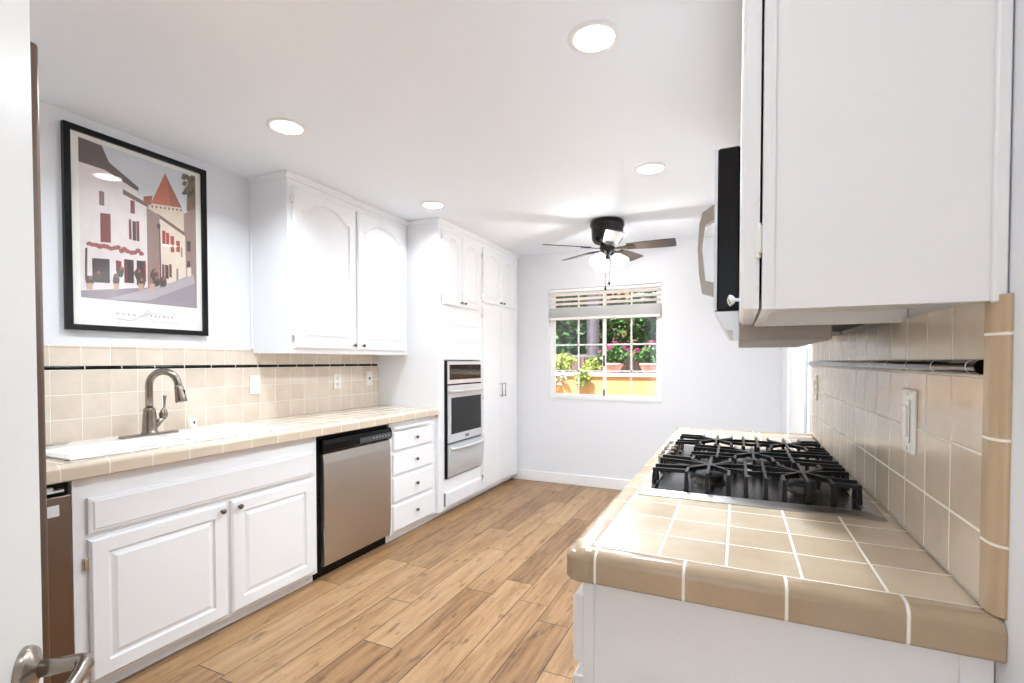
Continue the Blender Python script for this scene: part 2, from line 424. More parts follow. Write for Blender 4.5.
for x in (WX0+.18, xm, WX1-.18):
    MB().cyl((x, YB-.022, 1.74), (x, YB-.022, 2.0), .0012, n=6).build('cord', M['blind'], bl)

# doorway casing and leaf on the right wall beyond the counter
d1 = MB()
d1.box(XR-.018, XR, 3.16, 3.235, 0, 2.10, .004).box(XR-.018, XR, 4.10, 4.175, 0, 2.10, .004).box(XR-.018, XR, 3.16, 4.175, 2.035, 2.11, .004)
door1 = struct(d1.build('door_1', M['trim']))
MB().box(XR-.006, XR-.0005, 3.24, 4.095, .012, 2.03, .002).build('door_leaf', M['door'], door1)
for z in (.3, 1.2, 1.85): MB().cyl((XR-.012, 3.243, z-.045), (XR-.012, 3.243, z+.045), .006, n=10).build('hinge', M['steel'], door1)

# open door leaf at the far left, close to the camera
P1 = Vector((-.9285, .3622, 0)); wdir = Vector((.765, -.644, 0)); nrm = Vector((.644, .765, 0))
LM = Matrix(((wdir.x, nrm.x, 0, P1.x), (wdir.y, nrm.y, 0, P1.y), (0, 0, 1, 0), (0, 0, 0, 1)))   # u along the leaf, v = outward normal
dl = MB(); dl.box(0, .76, -.035, 0, .012, 2.04, .002, mtx=LM)
door2 = struct(dl.build('door_2', M['door']))
MB().lathe([(.033, 0), (.033, .006), (.030, .011), (.016, .014), (.013, .018), (0, .018)], LM @ Vector((.064, 0, .866)), nrm, 32).build('handle_rose', M['nickel'], door2)
hd = MB(); pts = [LM @ Vector(p) for p in ((.064, .010, .866), (.064, .045, .866), (.064, .058, .866), (.067, .066, .866), (.078, .070, .866), (.10, .070, .864), (.14, .068, .862), (.175, .066, .860))]
hd.tube(pts, [.0115, .0105, .0105, .011, .0105, .0095, .009, .008], 18)
hd.build('door_handle', M['nickel'], door2)
MB().box(.13, .15, -.0345, -.0005, 2.0, 2.03, mtx=LM).build('door_stop', M['trim'], door2)

# ================================================================== LEFT SIDE
# tall refrigerator between the door and the counter
rf = thing('refrigerator', 'tall stainless refrigerator, only a narrow strip showing beside the open door', 'refrigerator', (-2.0, .22, 0))
MB().box(-2.48, -1.66, -.20, .632, .02, 2.08, .004).build('body', M['dark_steel'], rf)
MB().box(-1.658, -1.60, .222, .640, .08, 2.085, .008, 3).build('door', M['dark_steel'], rf)
MB().box(-1.658, -1.60, -.198, .217, .08, 2.085, .008, 3).build('door', M['dark_steel'], rf)
for y in (.18, .26): MB().tube([(-1.60, y, .75), (-1.555, y, .78), (-1.555, y, 1.55), (-1.60, y, 1.58)], .009, 10).build('handle', M['dark_steel'], rf)

# under-counter appliance with sticker
tc = thing('trash_compactor', 'brown stainless undercounter appliance with white sticker beside sink cabinet', 'appliance', (-2.45, .78, 0))
MB().box(XL+.02, -2.235, .662, .950, .03, .845).build('body', M['black_matte'], tc)
MB().box(-2.233, -2.205, .664, .948, .10, .805, .004, 2).build('door', M['dark_steel'], tc)
MB().box(-2.2052, -2.204, .70, .912, .735, .775).box(-2.2045, -2.2035, .74, .895, .745, .765).build('sticker', M['label'], tc)
MB().box(-2.235, -2.212, .72, .93, .818, .826).box(-2.232, -2.214, .88, .90, .826, .838).build('latch_bracket', M['steel_light'], tc)

# sink base cabinet
sb = thing('sink_cabinet', 'white base cabinet with two raised panel doors under the sink', 'cabinet', (-2.5, 1.5, 0))
c = MB(); c.box(XL+.005, XF, .957, .975, .055, ZCB-.002).box(XL+.005, XF, 2.09, 2.108, .055, ZCB-.002).box(XL+.005, XF, .975, 2.09, .055, .075)
c.box(XF-.018, XF, .975, .999, .055, ZCB-.002).box(XF-.018, XF, .999, 2.09, .60, ZCB-.002).box(XF-.018, XF, .999, 2.09, .075, .60)
c.build('body', M['cab'], sb)
MB().box(XL+.005, -2.262, .957, 2.108, 0, .055).box(-2.264, -2.258, .957, 2.108, 0, .07).build('toe_kick', M['cab'], sb)
fp = MB(); fp.loops([[(XF, 1.0, .638), (XF, 2.075, .638), (XF, 2.075, .775), (XF, 1.0, .775)], [(XD-.006, 1.0, .638), (XD-.006, 2.075, .638), (XD-.006, 2.075, .775), (XD-.006, 1.0, .775)],
    [(XD-.003, 1.008, .646), (XD-.003, 2.067, .646), (XD-.003, 2.067, .767), (XD-.003, 1.008, .767)], [(XD-.003, 1.012, .650), (XD-.003, 2.063, .650), (XD-.003, 2.063, .763), (XD-.003, 1.012, .763)], [(XD+.002, 1.018, .656), (XD+.002, 2.057, .656), (XD+.002, 2.057, .757), (XD+.002, 1.018, .757)]])
fp.build('false_drawer_front', M['cab'], sb)
for y0, y1, ky in ((1.0, 1.546, 1.515), (1.57, 2.077, 1.603)):
    d = panel_door(1, XF, y0, y1, .072, .617, rail=.06).build('door', M['cab'], sb)
    knob(d, XD, ky, .585, 1)
for z in (.53, .13): hinge(sb, XF+.006, .996, z, 1)

# dishwasher
dw = thing('dishwasher', 'stainless steel dishwasher with black control panel set in white cabinets', 'dishwasher', (-2.5, 2.43, 0))
MB().box(XL+.02, XF-.012, 2.112, 2.762, .10, .850).build('body', M['black_matte'], dw)
MB().box(-2.29, -2.255, 2.112, 2.762, 0, .10).build('toe_panel', M['black'], dw)
g_ = MB(); prof = []
for k in range(13):
    t = k/12; z = .075 + t*.665
    prof.append((XD - .008 + .010*(4*t*(1-t))**.35, z))
lps = [[(XF-.01, 2.150, z0_) if False else (x, yy, z0_) for yy in (2.150, 2.755)] for x, z0_ in prof]
ring = lambda yy, ins=0: [(XF-.01, yy, .075)] + [(x-ins, yy, z_) for x, z_ in prof] + [(XF-.01, yy, .740)]
g_.loops([ring(2.148), ring(2.150), ring(2.754), ring(2.756)])
g_.build('door', M['dw_steel'], dw)
pl = MB(); pr = [(XF-.01, .748), (XD-.004, .748), (XD+.010, .760), (XD+.012, .800), (XD+.002, .825), (XF-.01, .828)]
pl.loops([[(x, 2.140, z) for x, z in pr], [(x, 2.760, z) for x, z in pr]]).build('control_panel', M['black'], dw)
MB().box(XD+.0118, XD+.013, 2.44, 2.752, .762, .798, .0005).build('button_strip', mat('button_strip_grey', srgb(70, 72, 76), .35), dw)
for k in range(6): MB().cyl((XD+.012, 2.57+k*.03, .781), (XD+.0142, 2.57+k*.03, .781), .006, n=12).build('button', M['steel'], dw)
MB().tube([(XD-.004, 2.1485, .30), (XD+.002, 2.1465, .18), (XD-.004, 2.1485, .08)], .0025, 8).build('edge_trim', M['steel'], dw)

# drawer base
db = thing('drawer_cabinet', 'white base cabinet of four drawers beside the dishwasher', 'cabinet', (-2.5, 3.05, 0))
MB().box(XL+.005, XF, 2.768, 3.343, .055, ZCB-.002).build('body', M['cab'], db)
MB().box(XL+.005, -2.258, 2.768, 3.343, 0, .054).build('toe_kick', M['cab'], db)
for z0, z1 in ((.650, .782), (.478, .625), (.282, .455), (.075, .258)):
    dr = panel_door(1, XF, 2.795, 3.285, z0, z1, flat=True).build('drawer', M['cab'], db)
    knob(dr, XD, 3.055, (z0+z1)/2+.005, 1)
bd = MB().box(XF-.02, XD+.008, 2.80, 3.24, .798, .822, .009, 3).build('cutting_board_pull', M['cab'], db)

# left countertop: tiled slab with sink cut-out, rounded edge trim
SX0, SX1, SY0, SY1 = -2.745, -2.280, .985, 1.965
ct = thing('countertop', 'long beige tiled countertop along the left wall', 'countertop', (-2.5, 2.0, ZCB))
c = MB(); YS = .66
c.box(XL+.002, SX0, YS, 3.343, ZCB, ZC).box(SX1, XCE-.05, YS, 3.343, ZCB, ZC).box(SX0, SX1, YS, SY0, ZCB, ZC).box(SX0, SX1, SY1, 3.343, ZCB, ZC)
c.build('tile_top', M['tile_Lc'], ct)
def edge_profile(n=8):
    # outward distance (from inner joint), height; rounded lip slightly proud of the top
    p = [(0, ZC-.001), (.008, ZC+.003), (.020, ZC+.0045)]
    for k in range(n+1):
        a = pi/2*(1-k/n); p.append((.030+.020*cos(a), ZC-.0155+.020*sin(a)))
    p += [(.050, ZCB+.004), (.046, ZCB-.001), (0, ZCB-.001)]
    return p
e = MB(); e.loops([[(XCE-.05+u, yy, z) for u, z in edge_profile()] for yy in (YS, 3.343)])
e.build('edge_trim', M['tile_Le'], ct)

# white two bowl sink
sk = thing('sink', 'white porcelain double bowl sink set in the left countertop', 'sink', ((SX0+SX1)/2, (SY0+SY1)/2, ZC))
def rrect(x0, x1, y0, y1, z, r, n=5):
    pts = []
    for cx, cy_, a0 in ((x1-r, y1-r, 0), (x0+r, y1-r, 90), (x0+r, y0+r, 180), (x1-r, y0+r, 270)):
        for k in range(n+1):
            a = radians(a0 + 90*k/n); pts.append((cx + r*cos(a), cy_ + r*sin(a), z))
    return pts
r_ = MB(); xw = -2.592
bowls = [(SX1-.035, 1.01, 1.46), (SX1-.035, 1.50, 1.94)]
# deck pieces
top = ZC+.009
r_.box(SX0-.012, xw, SY0-.012, SY1+.012, ZC+.0005, top, .004, 2)
r_.box(SX1-.038, SX1+.012, SY0-.012, SY1+.012, ZC+.0005, top, .004, 2)
r_.box(xw, SX1-.038, SY0-.012, 1.012, ZC+.0005, top).box(xw, SX1-.038, 1.458, 1.502, ZC+.0005, top).box(xw, SX1-.038, 1.938, SY1+.012, ZC+.0005, top)
r_.build('rim', M['sink'], sk)
for bx, y0, y1 in bowls:
    t = MB(); t.loops([rrect(xw, bx, y0, y1, top-.001, .004), rrect(xw+.004, bx-.004, y0+.004, y1-.004, top-.006, .04), rrect(xw+.010, bx-.010, y0+.01, y1-.01, .76, .05), rrect(xw+.035, bx-.035, y0+.035, y1-.035, .74, .05)], fill_first=False)
    bo = t.build('bowl', M['sink'], sk, smooth=True)
    MB().lathe([(.04, .003), (.03, .005), (.0, .004)], ((xw+bx)/2, (y0+y1)/2, .74)).build('drain', M['chrome'], bo)

# faucet
FX, FY, FZ = -2.648, 1.458, top
fa = thing('faucet', 'brushed nickel gooseneck pull-down faucet behind the sink', 'faucet', (FX, FY, FZ))
MB().loops([rrect(FX-.027, FX+.027, FY-.135, FY+.135, FZ+.0005, .026), rrect(FX-.027, FX+.027, FY-.135, FY+.135, FZ+.007, .026), rrect(FX-.022, FX+.022, FY-.130, FY+.130, FZ+.010, .021)]).build('base_plate', M['nickel'], fa)
MB().lathe([(.036, .008), (.036, .014), (.032, .02), (.031, .05), (.028, .10), (.025, .125), (.026, .13), (.02, .137), (0, .137)], (FX, FY, FZ)).build('column', M['nickel'], fa)
sd = Vector((.88, .47, 0)).normalized(); R = .070
pts = [Vector((FX, FY, FZ+.12)), Vector((FX, FY, FZ+.20)), Vector((FX, FY, FZ+.235))]
zc_ = FZ+.246
for k in range(11):
    a = pi - k*pi/10*.97
    pts.append(Vector((FX, FY, zc_)) + sd*(R + R*cos(a)) + Vector((0, 0, R*sin(a))))
pts.append(pts[-1] + Vector((0, 0, -.012)) + sd*.002)
MB().tube(pts, .0165, 18).build('spout', M['nickel'], fa)
pe = pts[-1]; dd = (pts[-1]-pts[-2]).normalized()
hd_ = MB().lathe([(.0172, -.004), (.0195, .0), (.021, .02), (.0235, .05), (.026, .072), (.0245, .078), (0, .078)], pe, dd, 24).build('spray_head', M['nickel'], fa)
MB().box(-.004, .004, -.004, .004, -.014, .014, .002, mtx=Matrix.Translation(pe + dd*.03 + sd*.021)).build('spray_button', M['black_matte'], hd_)
hb = MB(); hy = Vector((FX+.005, FY+.062, FZ+.085))
hb.tube([(FX, FY+.012, FZ+.03), (FX+.003, FY+.040, FZ+.06), hy], [.015, .014, .012], 16)
hb.lathe([(0, -.026), (.013, -.022), (.019, -.008), (.020, .004), (.015, .02), (.007, .032), (.005, .038)], hy + Vector((0, 0, .012)), (0, .12, 1))
hb.tube([hy+Vector((0, .004, .04)), hy+Vector((0, .006, .07)), hy+Vector((0, .007, .095)), hy+Vector((0, .007, .108))], [.0045, .005, .0065, .0085], 12)
hb.build('handle', M['nickel'], fa)

ag = thing('air_gap_cap', 'small white round cap beside the faucet on the sink rim', 'cap', (-2.69, 1.695, top))
MB().lathe([(.018, .0005), (.021, .006), (.021, .052), (.018, .057), (0, .058)], (-2.69, 1.695, top)).build('cap', M['plastic'], ag)
MB().box(-.0015, .0015, -.005, .005, -.009, .009, .001, mtx=Matrix.Translation((-2.6695, 1.692, top+.036))).build('slot', M['ink'], ag)
tag(MB().loops([rrect(-2.745, -2.700, 1.085, 1.16, top+.0005, .018), rrect(-2.745, -2.700, 1.085, 1.16, top+.003, .018), rrect(-2.741, -2.704, 1.089, 1.156, top+.005, .016)]).build('hole_cover', M['steel'], origin=(-2.722, 1.12, top)), 'flat steel cover disc on the sink rim near the refrigerator', 'cover')

# backsplash on the left wall: tile field, pencil strip, cap row
bs = thing('backsplash', 'beige square tile backsplash with black pencil strip on the left wall', 'backsplash', (XL, 2.0, ZC))
MB().box(XL+.0005, XL+.010, YS, 3.343, ZC+.0005, 1.250).build('tile_field', M['tile_L'], bs)
MB().box(XL+.0005, XL+.010, YS, 3.343, 1.268, 1.352).box(XL+.0005, XL+.008, YS, 2.150, 1.352, 1.364, .003).build('cap_row', M['tile_Ltop'], bs)
st = MB(); pr = [(XL+.0005, 1.250)] + [(XL+.008+.006*cos(a), 1.259+.0085*sin(a)) for a in [radians(-90+20*k) for k in range(10)]] + [(XL+.0005, 1.268)]
st.loops([[(x, yy, z) for x, z in pr] for yy in (YS, 3.33)]).build('pencil_strip', M['strip_L'], bs)

def wall_plate(name, label, cat, x, y, z, sgn, kind, w=.074, hh=.118):
    t = thing(name, label, cat, (x, y, z))
    MB().box(x, x+sgn*.006, y-w/2, y+w/2, z-hh/2, z+hh/2, .002, 2).build('plate', M['plastic'], t)
    xs = x+sgn*.006
    if kind == 'outlet':
        for dz in (.022, -.022):
            s_ = MB().lathe([(.0165, 0), (.0165, .002), (0, .002)], (xs, y, z+dz), (sgn, 0, 0), 20).build('socket', M['plastic'], t)
            MB().box(xs+sgn*.0015, xs+sgn*.0026, y-.008, y-.005, z+dz-.002, z+dz+.008).box(xs+sgn*.0015, xs+sgn*.0026, y+.005, y+.008, z+dz-.002, z+dz+.008).build('slots', M['plastic_gap'], s_)
    elif kind == 'rocker':
        MB().box(xs-.001, xs+sgn*.002, y-.018, y+.018, z-.034, z+.034, .001).build('switch_surround', M['plastic'], t)
        MB().box(xs+sgn*.001, xs+sgn*.005, y-.015, y+.015, z-.030, z+.030, .0015).build('rocker', M['plastic'], t)
    elif kind == 'toggle':
        MB().box(xs-.001, xs+sgn*.003, y-.019, y+.019, z-.046, z+.046, .001).build('switch_surround', M['plastic'], t)
        MB().box(xs+sgn*.003, xs+sgn*.0075, y-.013, y+.013, z-.034, z+.034, .002).build('paddle', M['plastic'], t)
    elif kind == 'gfci':
        MB().box(xs-.001, xs+sgn*.003, y-.017, y+.017, z-.034, z+.034, .001).build('socket', M['plastic'], t)
        MB().box(xs+sgn*.002, xs+sgn*.0045, y-.007, y+.007, z-.008, z-.001).box(xs+sgn*.002, xs+sgn*.0045, y-.007, y+.007, z+.001, z+.008).build('reset_buttons', M['plastic_gap'], t)
    elif kind == 'jack':
        MB().box(xs-.001, xs+sgn*.002, y-.010, y+.010, z-.010, z+.010, .001).build('jack', M['ink'], t)
    for dz in (hh*.42, -hh*.42): MB().cyl((xs-.001*sgn, y, z+dz), (xs+.001*sgn, y, z+dz), .003, n=10).build('screw', M['steel'], t)
    return t
wall_plate('light_switch', 'white switch plate on beige backsplash left of the wall cabinet', 'switch', XL+.0102, 2.158, 1.140, 1, 'rocker')
wall_plate('power_outlet', 'white duplex outlet on the backsplash under the wall cabinet', 'outlet', XL+.0102, 2.868, 1.138, 1, 'outlet')
wall_plate('phone_jack', 'white wall plate with dark centre jack near the tall oven cabinet', 'outlet', XL+.0102, 3.228, 1.148, 1, 'jack', .070)

# upper wall cabinet, left
uc = thing('wall_cabinet', 'white two door arched panel wall cabinet over the left counter', 'cabinet', (-2.65, 2.75, 1.34))
MB().box(XL+.002, XU, 2.153, 3.343, 1.340, 2.436).box(XU-.001, XU+.002, 2.153, 3.343, 1.340, 1.352, .001).build('body', M['cab'], uc)
for y0, y1, ky in ((2.186, 2.722, 2.690), (2.748, 3.290, 2.782)):
    d = panel_door(1, XU, y0, y1, 1.370, 2.362, rail=.06, arch=.075).build('door', M['cab'], uc)
    knob(d, XU+.02, ky, 1.402, 1)
for z in (2.28, 1.43): hinge(uc, XU+.006, 2.184, z, 1)
cr = [(0, 0), (.012, 0), (.014, .010), (.024, .020), (.026, .034), (0, .034)]
def crown(parent, x, y0, y1, xw_, z=2.402):
    mb = MB(); mb.loops([[(x+u, yy, z+v) for u, v in cr] for yy in (y0-.02, y1)])
    mb.loops([[(xx, y0-u*.8, z+v) for u, v in cr] for xx in (xw_, x+.004)])
    return mb.build('crown_moulding', M['cab'], parent)
crown(uc, XU, 2.153, 3.343, XL+.002)
MB().box(XL+.002, XL+.014, 2.140, 2.153, 1.365, 2.40, .003).build('scribe_strip', M['cab'], uc)

# tall oven cabinet and pantry
XK = -2.190; XKD = XK+.02
def door_handle_bar(p, x, y, z0, z1):
    MB().tube([(x+.03, y, z0), (x+.03, y, z1)], .006, 12).cyl((x, y, z0+.012), (x+.03, y, z0+.012), .004, n=10).cyl((x, y, z1-.012), (x+.03, y, z1-.012), .004, n=10).build('handle', M['steel'], p)
ov = thing('oven_cabinet', 'tall white cabinet housing the wall oven', 'cabinet', (-2.5, 3.7, 0))
MB().box(XL+.002, XK, 3.345, 4.055, 1.30, 2.436).box(XL+.002, XK, 3.345, 4.055, .058, .310).box(XL+.002, XK, 3.345, 3.432, .31, 1.30).box(XL+.002, XK, 4.046, 4.055, .31, 1.30).box(XL+.002, XL+.02, 3.43, 4.05, .31, 1.30).build('body', M['cab'], ov)
MB().box(XL+.002, -2.258, 3.345, 4.055, 0, .057).build('toe_kick', M['cab'], ov)
for y0, y1, ky in ((3.395, 3.692, 3.664), (3.698, 4.000, 3.727)):
    d = panel_door(1, XK, y0, y1, 1.755, 2.360, rail=.045, arch=.06).build('door', M['cab'], ov)
    knob(d, XKD, ky, 1.790, 1, r=.011)
for z in (2.30, 1.81): hinge(ov, XK+.006, 3.393, z, 1)
fl = MB(); fl.box(XK, XK+.006, 3.40, 4.005, 1.305, 1.735, .001)
for k in range(3): fl.box(XK+.006, XK+.010, 3.41, 3.995, 1.315+k*.142, 1.315+k*.142+.128, .003)
fl.build('filler_panel', M['cab'], ov)
dr = panel_door(1, XK, 3.432, 4.040, .085, .205, flat=True, th=.024).build('drawer', M['cab'], ov)
MB().box(XK, XK+.010, 3.420, 3.432, .09, .20).build('hinge', M['plastic_gap'], ov)
crown(ov, XK, 3.345, 4.055, XU+.03)

pn = thing('pantry_cabinet', 'tall white four door pantry cabinet next to the back wall', 'cabinet', (-2.5, 4.5, 0))
MB().box(XL+.002, XK, 4.057, 4.910, .058, 2.436).build('body', M['cab'], pn)
MB().box(XL+.002, -2.262, 4.057, 4.910, 0, .057).build('toe_kick', M['cab'], pn)
for y0, y1, ky in ((4.085, 4.462, 4.430), (4.470, 4.862, 4.503)):
    d = panel_door(1, XK, y0, y1, 1.842, 2.360, rail=.05, arch=.05).build('door', M['cab'], pn)
    knob(d, XKD, ky, 1.872, 1, r=.011)
    d = panel_door(1, XK, y0, y1, .085, 1.800, rail=.05, split=.955).build('door', M['cab'], pn)
    door_handle_bar(d, XKD, ky, .935, 1.075)
for z in (2.28, 1.90, 1.72, .20, .95): hinge(pn, XK+.006, 4.083, z, 1)
mb = MB(); mb.loops([[(XK+u, yy, 2.402+v) for u, v in cr] for yy in (4.057, 4.910)]); mb.build('crown_moulding', M['cab'], pn)

# wall oven
wo = thing('wall_oven', 'stainless wall oven with black window and lower warming drawer', 'oven', (-2.4, 3.74, .31))
XO = XK+.004
MB().box(XL+.05, XK-.001, 3.436, 4.042, .315, 1.295).box(XK, XO+.018, 3.434, 3.446, .318, 1.295).build('body', M['black_matte'], wo)
cp_ = MB().box(XK, XO+.020, 3.447, 4.042, 1.100, 1.290, .003).build('control_panel', M['steel_light'], wo)
MB().box(XO+.0195, XO+.022, 3.475, 4.018, 1.135, 1.262, .001).build('display', M['glass_black'], cp_)
dd_ = MB().box(XK, XO+.026, 3.447, 4.042, .610, 1.088, .004).build('oven_door', M['steel_light'], wo)
MB().box(XO+.0255, XO+.028, 3.492, 4.010, .680, .985, .001).build('oven_window', M['glass_black'], dd_)
MB().box(XO+.0255, XO+.0275, 3.72, 3.79, .632, .655, .001).build('badge', M['plastic_gap'], dd_)
wdw = MB(); pr = [(XK, .325), (XO+.016, .325)] + [(XO+.016+.028*sin(pi*k/8*.5+.2), .33+k*.033) for k in range(9)] + [(XK, .600)]
wdw.loops([[(x, yy, z) for x, z in pr] for yy in (3.447, 4.042)])
wd_ = wdw.build('warming_drawer', M['steel_light'], wo)
for p_, z in ((dd_, 1.040), (wd_, .560)):
    hb = MB(); pts = []
    for k in range(13):
        t = k/12; pts.append((XO+.036+.034*(4*t*(1-t))**.5, 3.462+t*.565, z))
    hb.tube(pts, .014, 12); hb.cyl((XO+.02, 3.47, z), (XO+.045, 3.47, z), .015).cyl((XO+.02, 4.02, z), (XO+.045, 4.02, z), .015)
    hb.build('handle', M['steel_light'], p_)
for z in (.600, 1.088): MB().box(XK, XO+.012, 3.447, 4.042, z, z+.011).build('gap_strip', M['black_matte'], wo)

# ------------------------------------------------------------------ framed poster
FXW = XL+.001
pf = thing('framed_poster', 'black framed poster of an old village street on the left wall', 'picture', (XL, 1.52, 1.437))
y0, y1, z0, z1 = 1.192, 1.852, 1.436, 2.382; fw = .026
f_ = MB()
for a in (((y0, z0), (y1, z0), (y1-fw, z0+fw), (y0+fw, z0+fw)), ((y1, z0), (y1, z1), (y1-fw, z1-fw), (y1-fw, z0+fw)), ((y1, z1), (y0, z1), (y0+fw, z1-fw), (y1-fw, z1-fw)), ((y0, z1), (y0, z0), (y0+fw, z0+fw), (y0+fw, z1-fw))):
    f_.poly([(FXW, p[0], p[1]) for p in a], (.024, 0, 0))
f_.build('frame', M['frame_black'], pf)
XP = FXW+.008
pp = MB().box(FXW, XP, y0+fw-.002, y1-fw+.002, z0+fw-.002, z1-fw+.002).build('paper', M['paper'], pf)
PY0, PY1, PZ0, PZ1 = 1.254, 1.797, 1.590, 2.335
palette = {'sky': (208, 212, 218), 'wall': (226, 216, 216), 'wall2': (206, 190, 184), 'roof': (84, 62, 62), 'roof2': (120, 88, 80), 'red': (124, 52, 46), 'red2': (164, 60, 46), 'stone': (150, 124, 116),
           'tower': (214, 198, 178), 'orange': (184, 98, 60), 'orange2': (160, 84, 54), 'road': (150, 138, 146), 'road2': (176, 166, 172), 'vine': (158, 92, 84), 'dark': (70, 56, 60), 'green': (74, 72, 58), 'olive': (120, 96, 62), 'pot': (196, 160, 140), 'cream': (222, 208, 192)}
pk = list(palette); pm = [mat('print_'+k, srgb(*palette[k]), .35, coat=.0, var=.10, vscale=30) for k in pk]
pic = MB(); depth_ = [0]
def ip(x, y):
    s_ = (x-55)/364; yt = 57+133*s_; yb_ = 552+33*s_
    return (max(0, min(1, s_)), max(0, min(1, (y-yt)/(yb_-yt))))
def pp_(k, pts, raw=False):
    depth_[0] += 1; pic.mi = pk.index(k); X = XP + .0002 + depth_[0]*.000012
    q_ = [(p if raw else ip(*p)) for p in pts]
    pic.poly([(X, PY0+a*(PY1-PY0), PZ1-b_*(PZ1-PZ0)) for a, b_ in q_])
def blob(k, x, y, rx, ry, n=9):
    pp_(k, [(x+rx*cos(2*pi*i/n)*random.uniform(.7, 1.15), y+ry*sin(2*pi*i/n)*random.uniform(.7, 1.15)) for i in range(n)])
pp_('sky', [(0, 0), (1, 0), (1, 1), (0, 1)], True)
pp_('olive', [(390, 200), (425, 180), (425, 300), (385, 290)])
pp_('stone', [(372, 300), (425, 285), (425, 590), (385, 590)])
pp_('tower', [(258, 262), (374, 285), (376, 480), (258, 480)])
pp_('orange', [(311, 172), (368, 280), (262, 262)]); pp_('orange2', [(311, 172), (368, 280), (330, 274)])
pp_('orange2', [(238, 240), (268, 238), (262, 268), (240, 262)])
for k in range(8): pp_('dark', [(264+k*14, 268+k*2.2), (269+k*14, 269+k*2.2), (269+k*14, 275+k*2.2), (264+k*14, 274+k*2.2)])
pp_('cream', [(285, 300), (378, 362), (380, 500), (285, 520)]); pp_('roof2', [(283, 293), (379, 356), (378, 366), (283, 303)])
pp_('stone', [(246, 272), (290, 300), (290, 520), (246, 525)])
pp_('wall', [(45, 95), (150, 160), (248, 262), (248, 530), (45, 535)])
pp_('roof', [(45, 40), (118, 84), (138, 135), (225, 213), (222, 224), (126, 158), (45, 130)])
pp_('roof2', [(176, 216), (252, 262), (256, 276), (176, 232)])
for a in ((110, 290, 139, 380, 'red'), (192, 308, 200, 370, 'red'), (203, 314, 214, 374, 'dark'), (215, 314, 224, 376, 'red'), (198, 250, 211, 291, 'red'), (108, 222, 122, 266, 'roof2'),
          (298, 345, 309, 386, 'red2'), (311, 352, 322, 390, 'red2'), (326, 362, 339, 412, 'red2'), (346, 378, 359, 412, 'red2'), (296, 448, 304, 490, 'red'), (306, 450, 318, 492, 'dark'), (320, 448, 329, 488, 'red'), (345, 462, 352, 502, 'stone'),
          (362, 398, 368, 428, 'stone'), (384, 380, 398, 412, 'dark'), (384, 440, 396, 474, 'dark'), (86, 430, 134, 505, 'dark'), (152, 436, 168, 470, 'red'), (176, 432, 205, 505, 'dark'), (214, 436, 243, 500, 'dark'), (180, 436, 186, 500, 'red'), (236, 436, 243, 498, 'red')):
    pp_(a[4], [(a[0], a[1]), (a[2], a[1]+3), (a[2], a[3]+2), (a[0], a[3])])
pp_('road', [(40, 530), (248, 520), (330, 505), (408, 480), (430, 600), (40, 600)]); pp_('road2', [(330, 505), (408, 484), (412, 510), (250, 560), (120, 560)])
pp_('cream', [(383, 462), (398, 460), (400, 486), (384, 490)])
for k in range(16): blob('vine', 78+k*10, 388+k*1.6+random.uniform(-5, 5), 9, 8)
pp_('dark', [(68, 400), (74, 398), (72, 500), (66, 500)])
for x, y in ((78, 500), (100, 485), (152, 495), (165, 470), (218, 480), (226, 505), (270, 480), (275, 500), (300, 502)):
    blob('green', x, y, 13, 20); blob('vine', x+3, y-10, 6, 6); blob('red', x-5, y-4, 4, 4)
for x in (78, 152, 226, 262): pp_('pot', [(x-9, 508), (x+9, 508), (x+7, 528), (x-7, 528)])
pp_('dark', [(288, 325), (291, 325), (293, 520), (289, 520)]); blob('dark', 286, 332, 6, 10)
for k in range(22): blob('olive' if k % 2 else 'green', 372+random.uniform(0, 44)+k*.3, 178+random.uniform(0, 70), 9, 7)
pic.build('printed_street_scene', pm, pp)

def text_mesh(body, size, mtx, name, m, parent, shear=0, spacing=1.0, ext=.0003):
    cu = bpy.data.curves.new('t', 'FONT'); cu.body = body; cu.size = size; cu.extrude = ext; cu.align_x = 'CENTER'; cu.shear = shear; cu.space_character = spacing
    o = bpy.data.objects.new('t', cu); S.collection.objects.link(o)
    bpy.context.view_layer.update()
    dg = bpy.context.evaluated_depsgraph_get(); me = bpy.data.meshes.new_from_object(o.evaluated_get(dg))
    bpy.data.objects.remove(o)
    me.transform(mtx); me.transform(Matrix.Translation(-OFF[parent.name]))
    me.materials.clear(); me.materials.append(m); me.name = name
    r = bpy.data.objects.new(name, me); S.collection.objects.link(r); r.parent = parent; OFF[r.name] = OFF[parent.name]
    return r
def TX(x, y, z):   # text that reads along +y on a plane facing +x
    return Matrix(((0, 0, 1, x), (1, 0, 0, y), (0, 1, 0, z), (0, 0, 0, 1)))
text_mesh('HUGH', .018, TX(XP+.0004, 1.440, 1.520), 'title_lettering', M['ink'], pp, spacing=2.3)
text_mesh('PALMER', .018, TX(XP+.0004, 1.610, 1.520), 'title_lettering', M['ink'], pp, spacing=2.1)
text_mesh('SAINT - JEAN - DE - COLE', .0075, TX(XP+.0004, 1.625, 1.494), 'small_lettering', M['ink'], pp, spacing=1.7)
sw = MB(); pts = []
for k in range(40):
    t = k/39; pts.append((XP+.0008, 1.40+.22*t + .012*sin(t*9), 1.505 + .038*t*t - .012*sin(t*pi*2.2)))
sw.tube(pts, .0006, 6)
sw.tube([(XP+.0008, 1.36+.14*k/9, 1.503-.006*sin(k/9*pi)) for k in range(10)], .0005, 6)
sw.tube([(XP+.0008, 1.50+.006*k, 1.512+.0052*k) for k in range(9)], .0009, 6); sw.tube([(XP+.0008, 1.515+.006*k, 1.512+.0050*k) for k in range(8)], .0009, 6)
sw.build('script_flourish', M['ink'], pp)
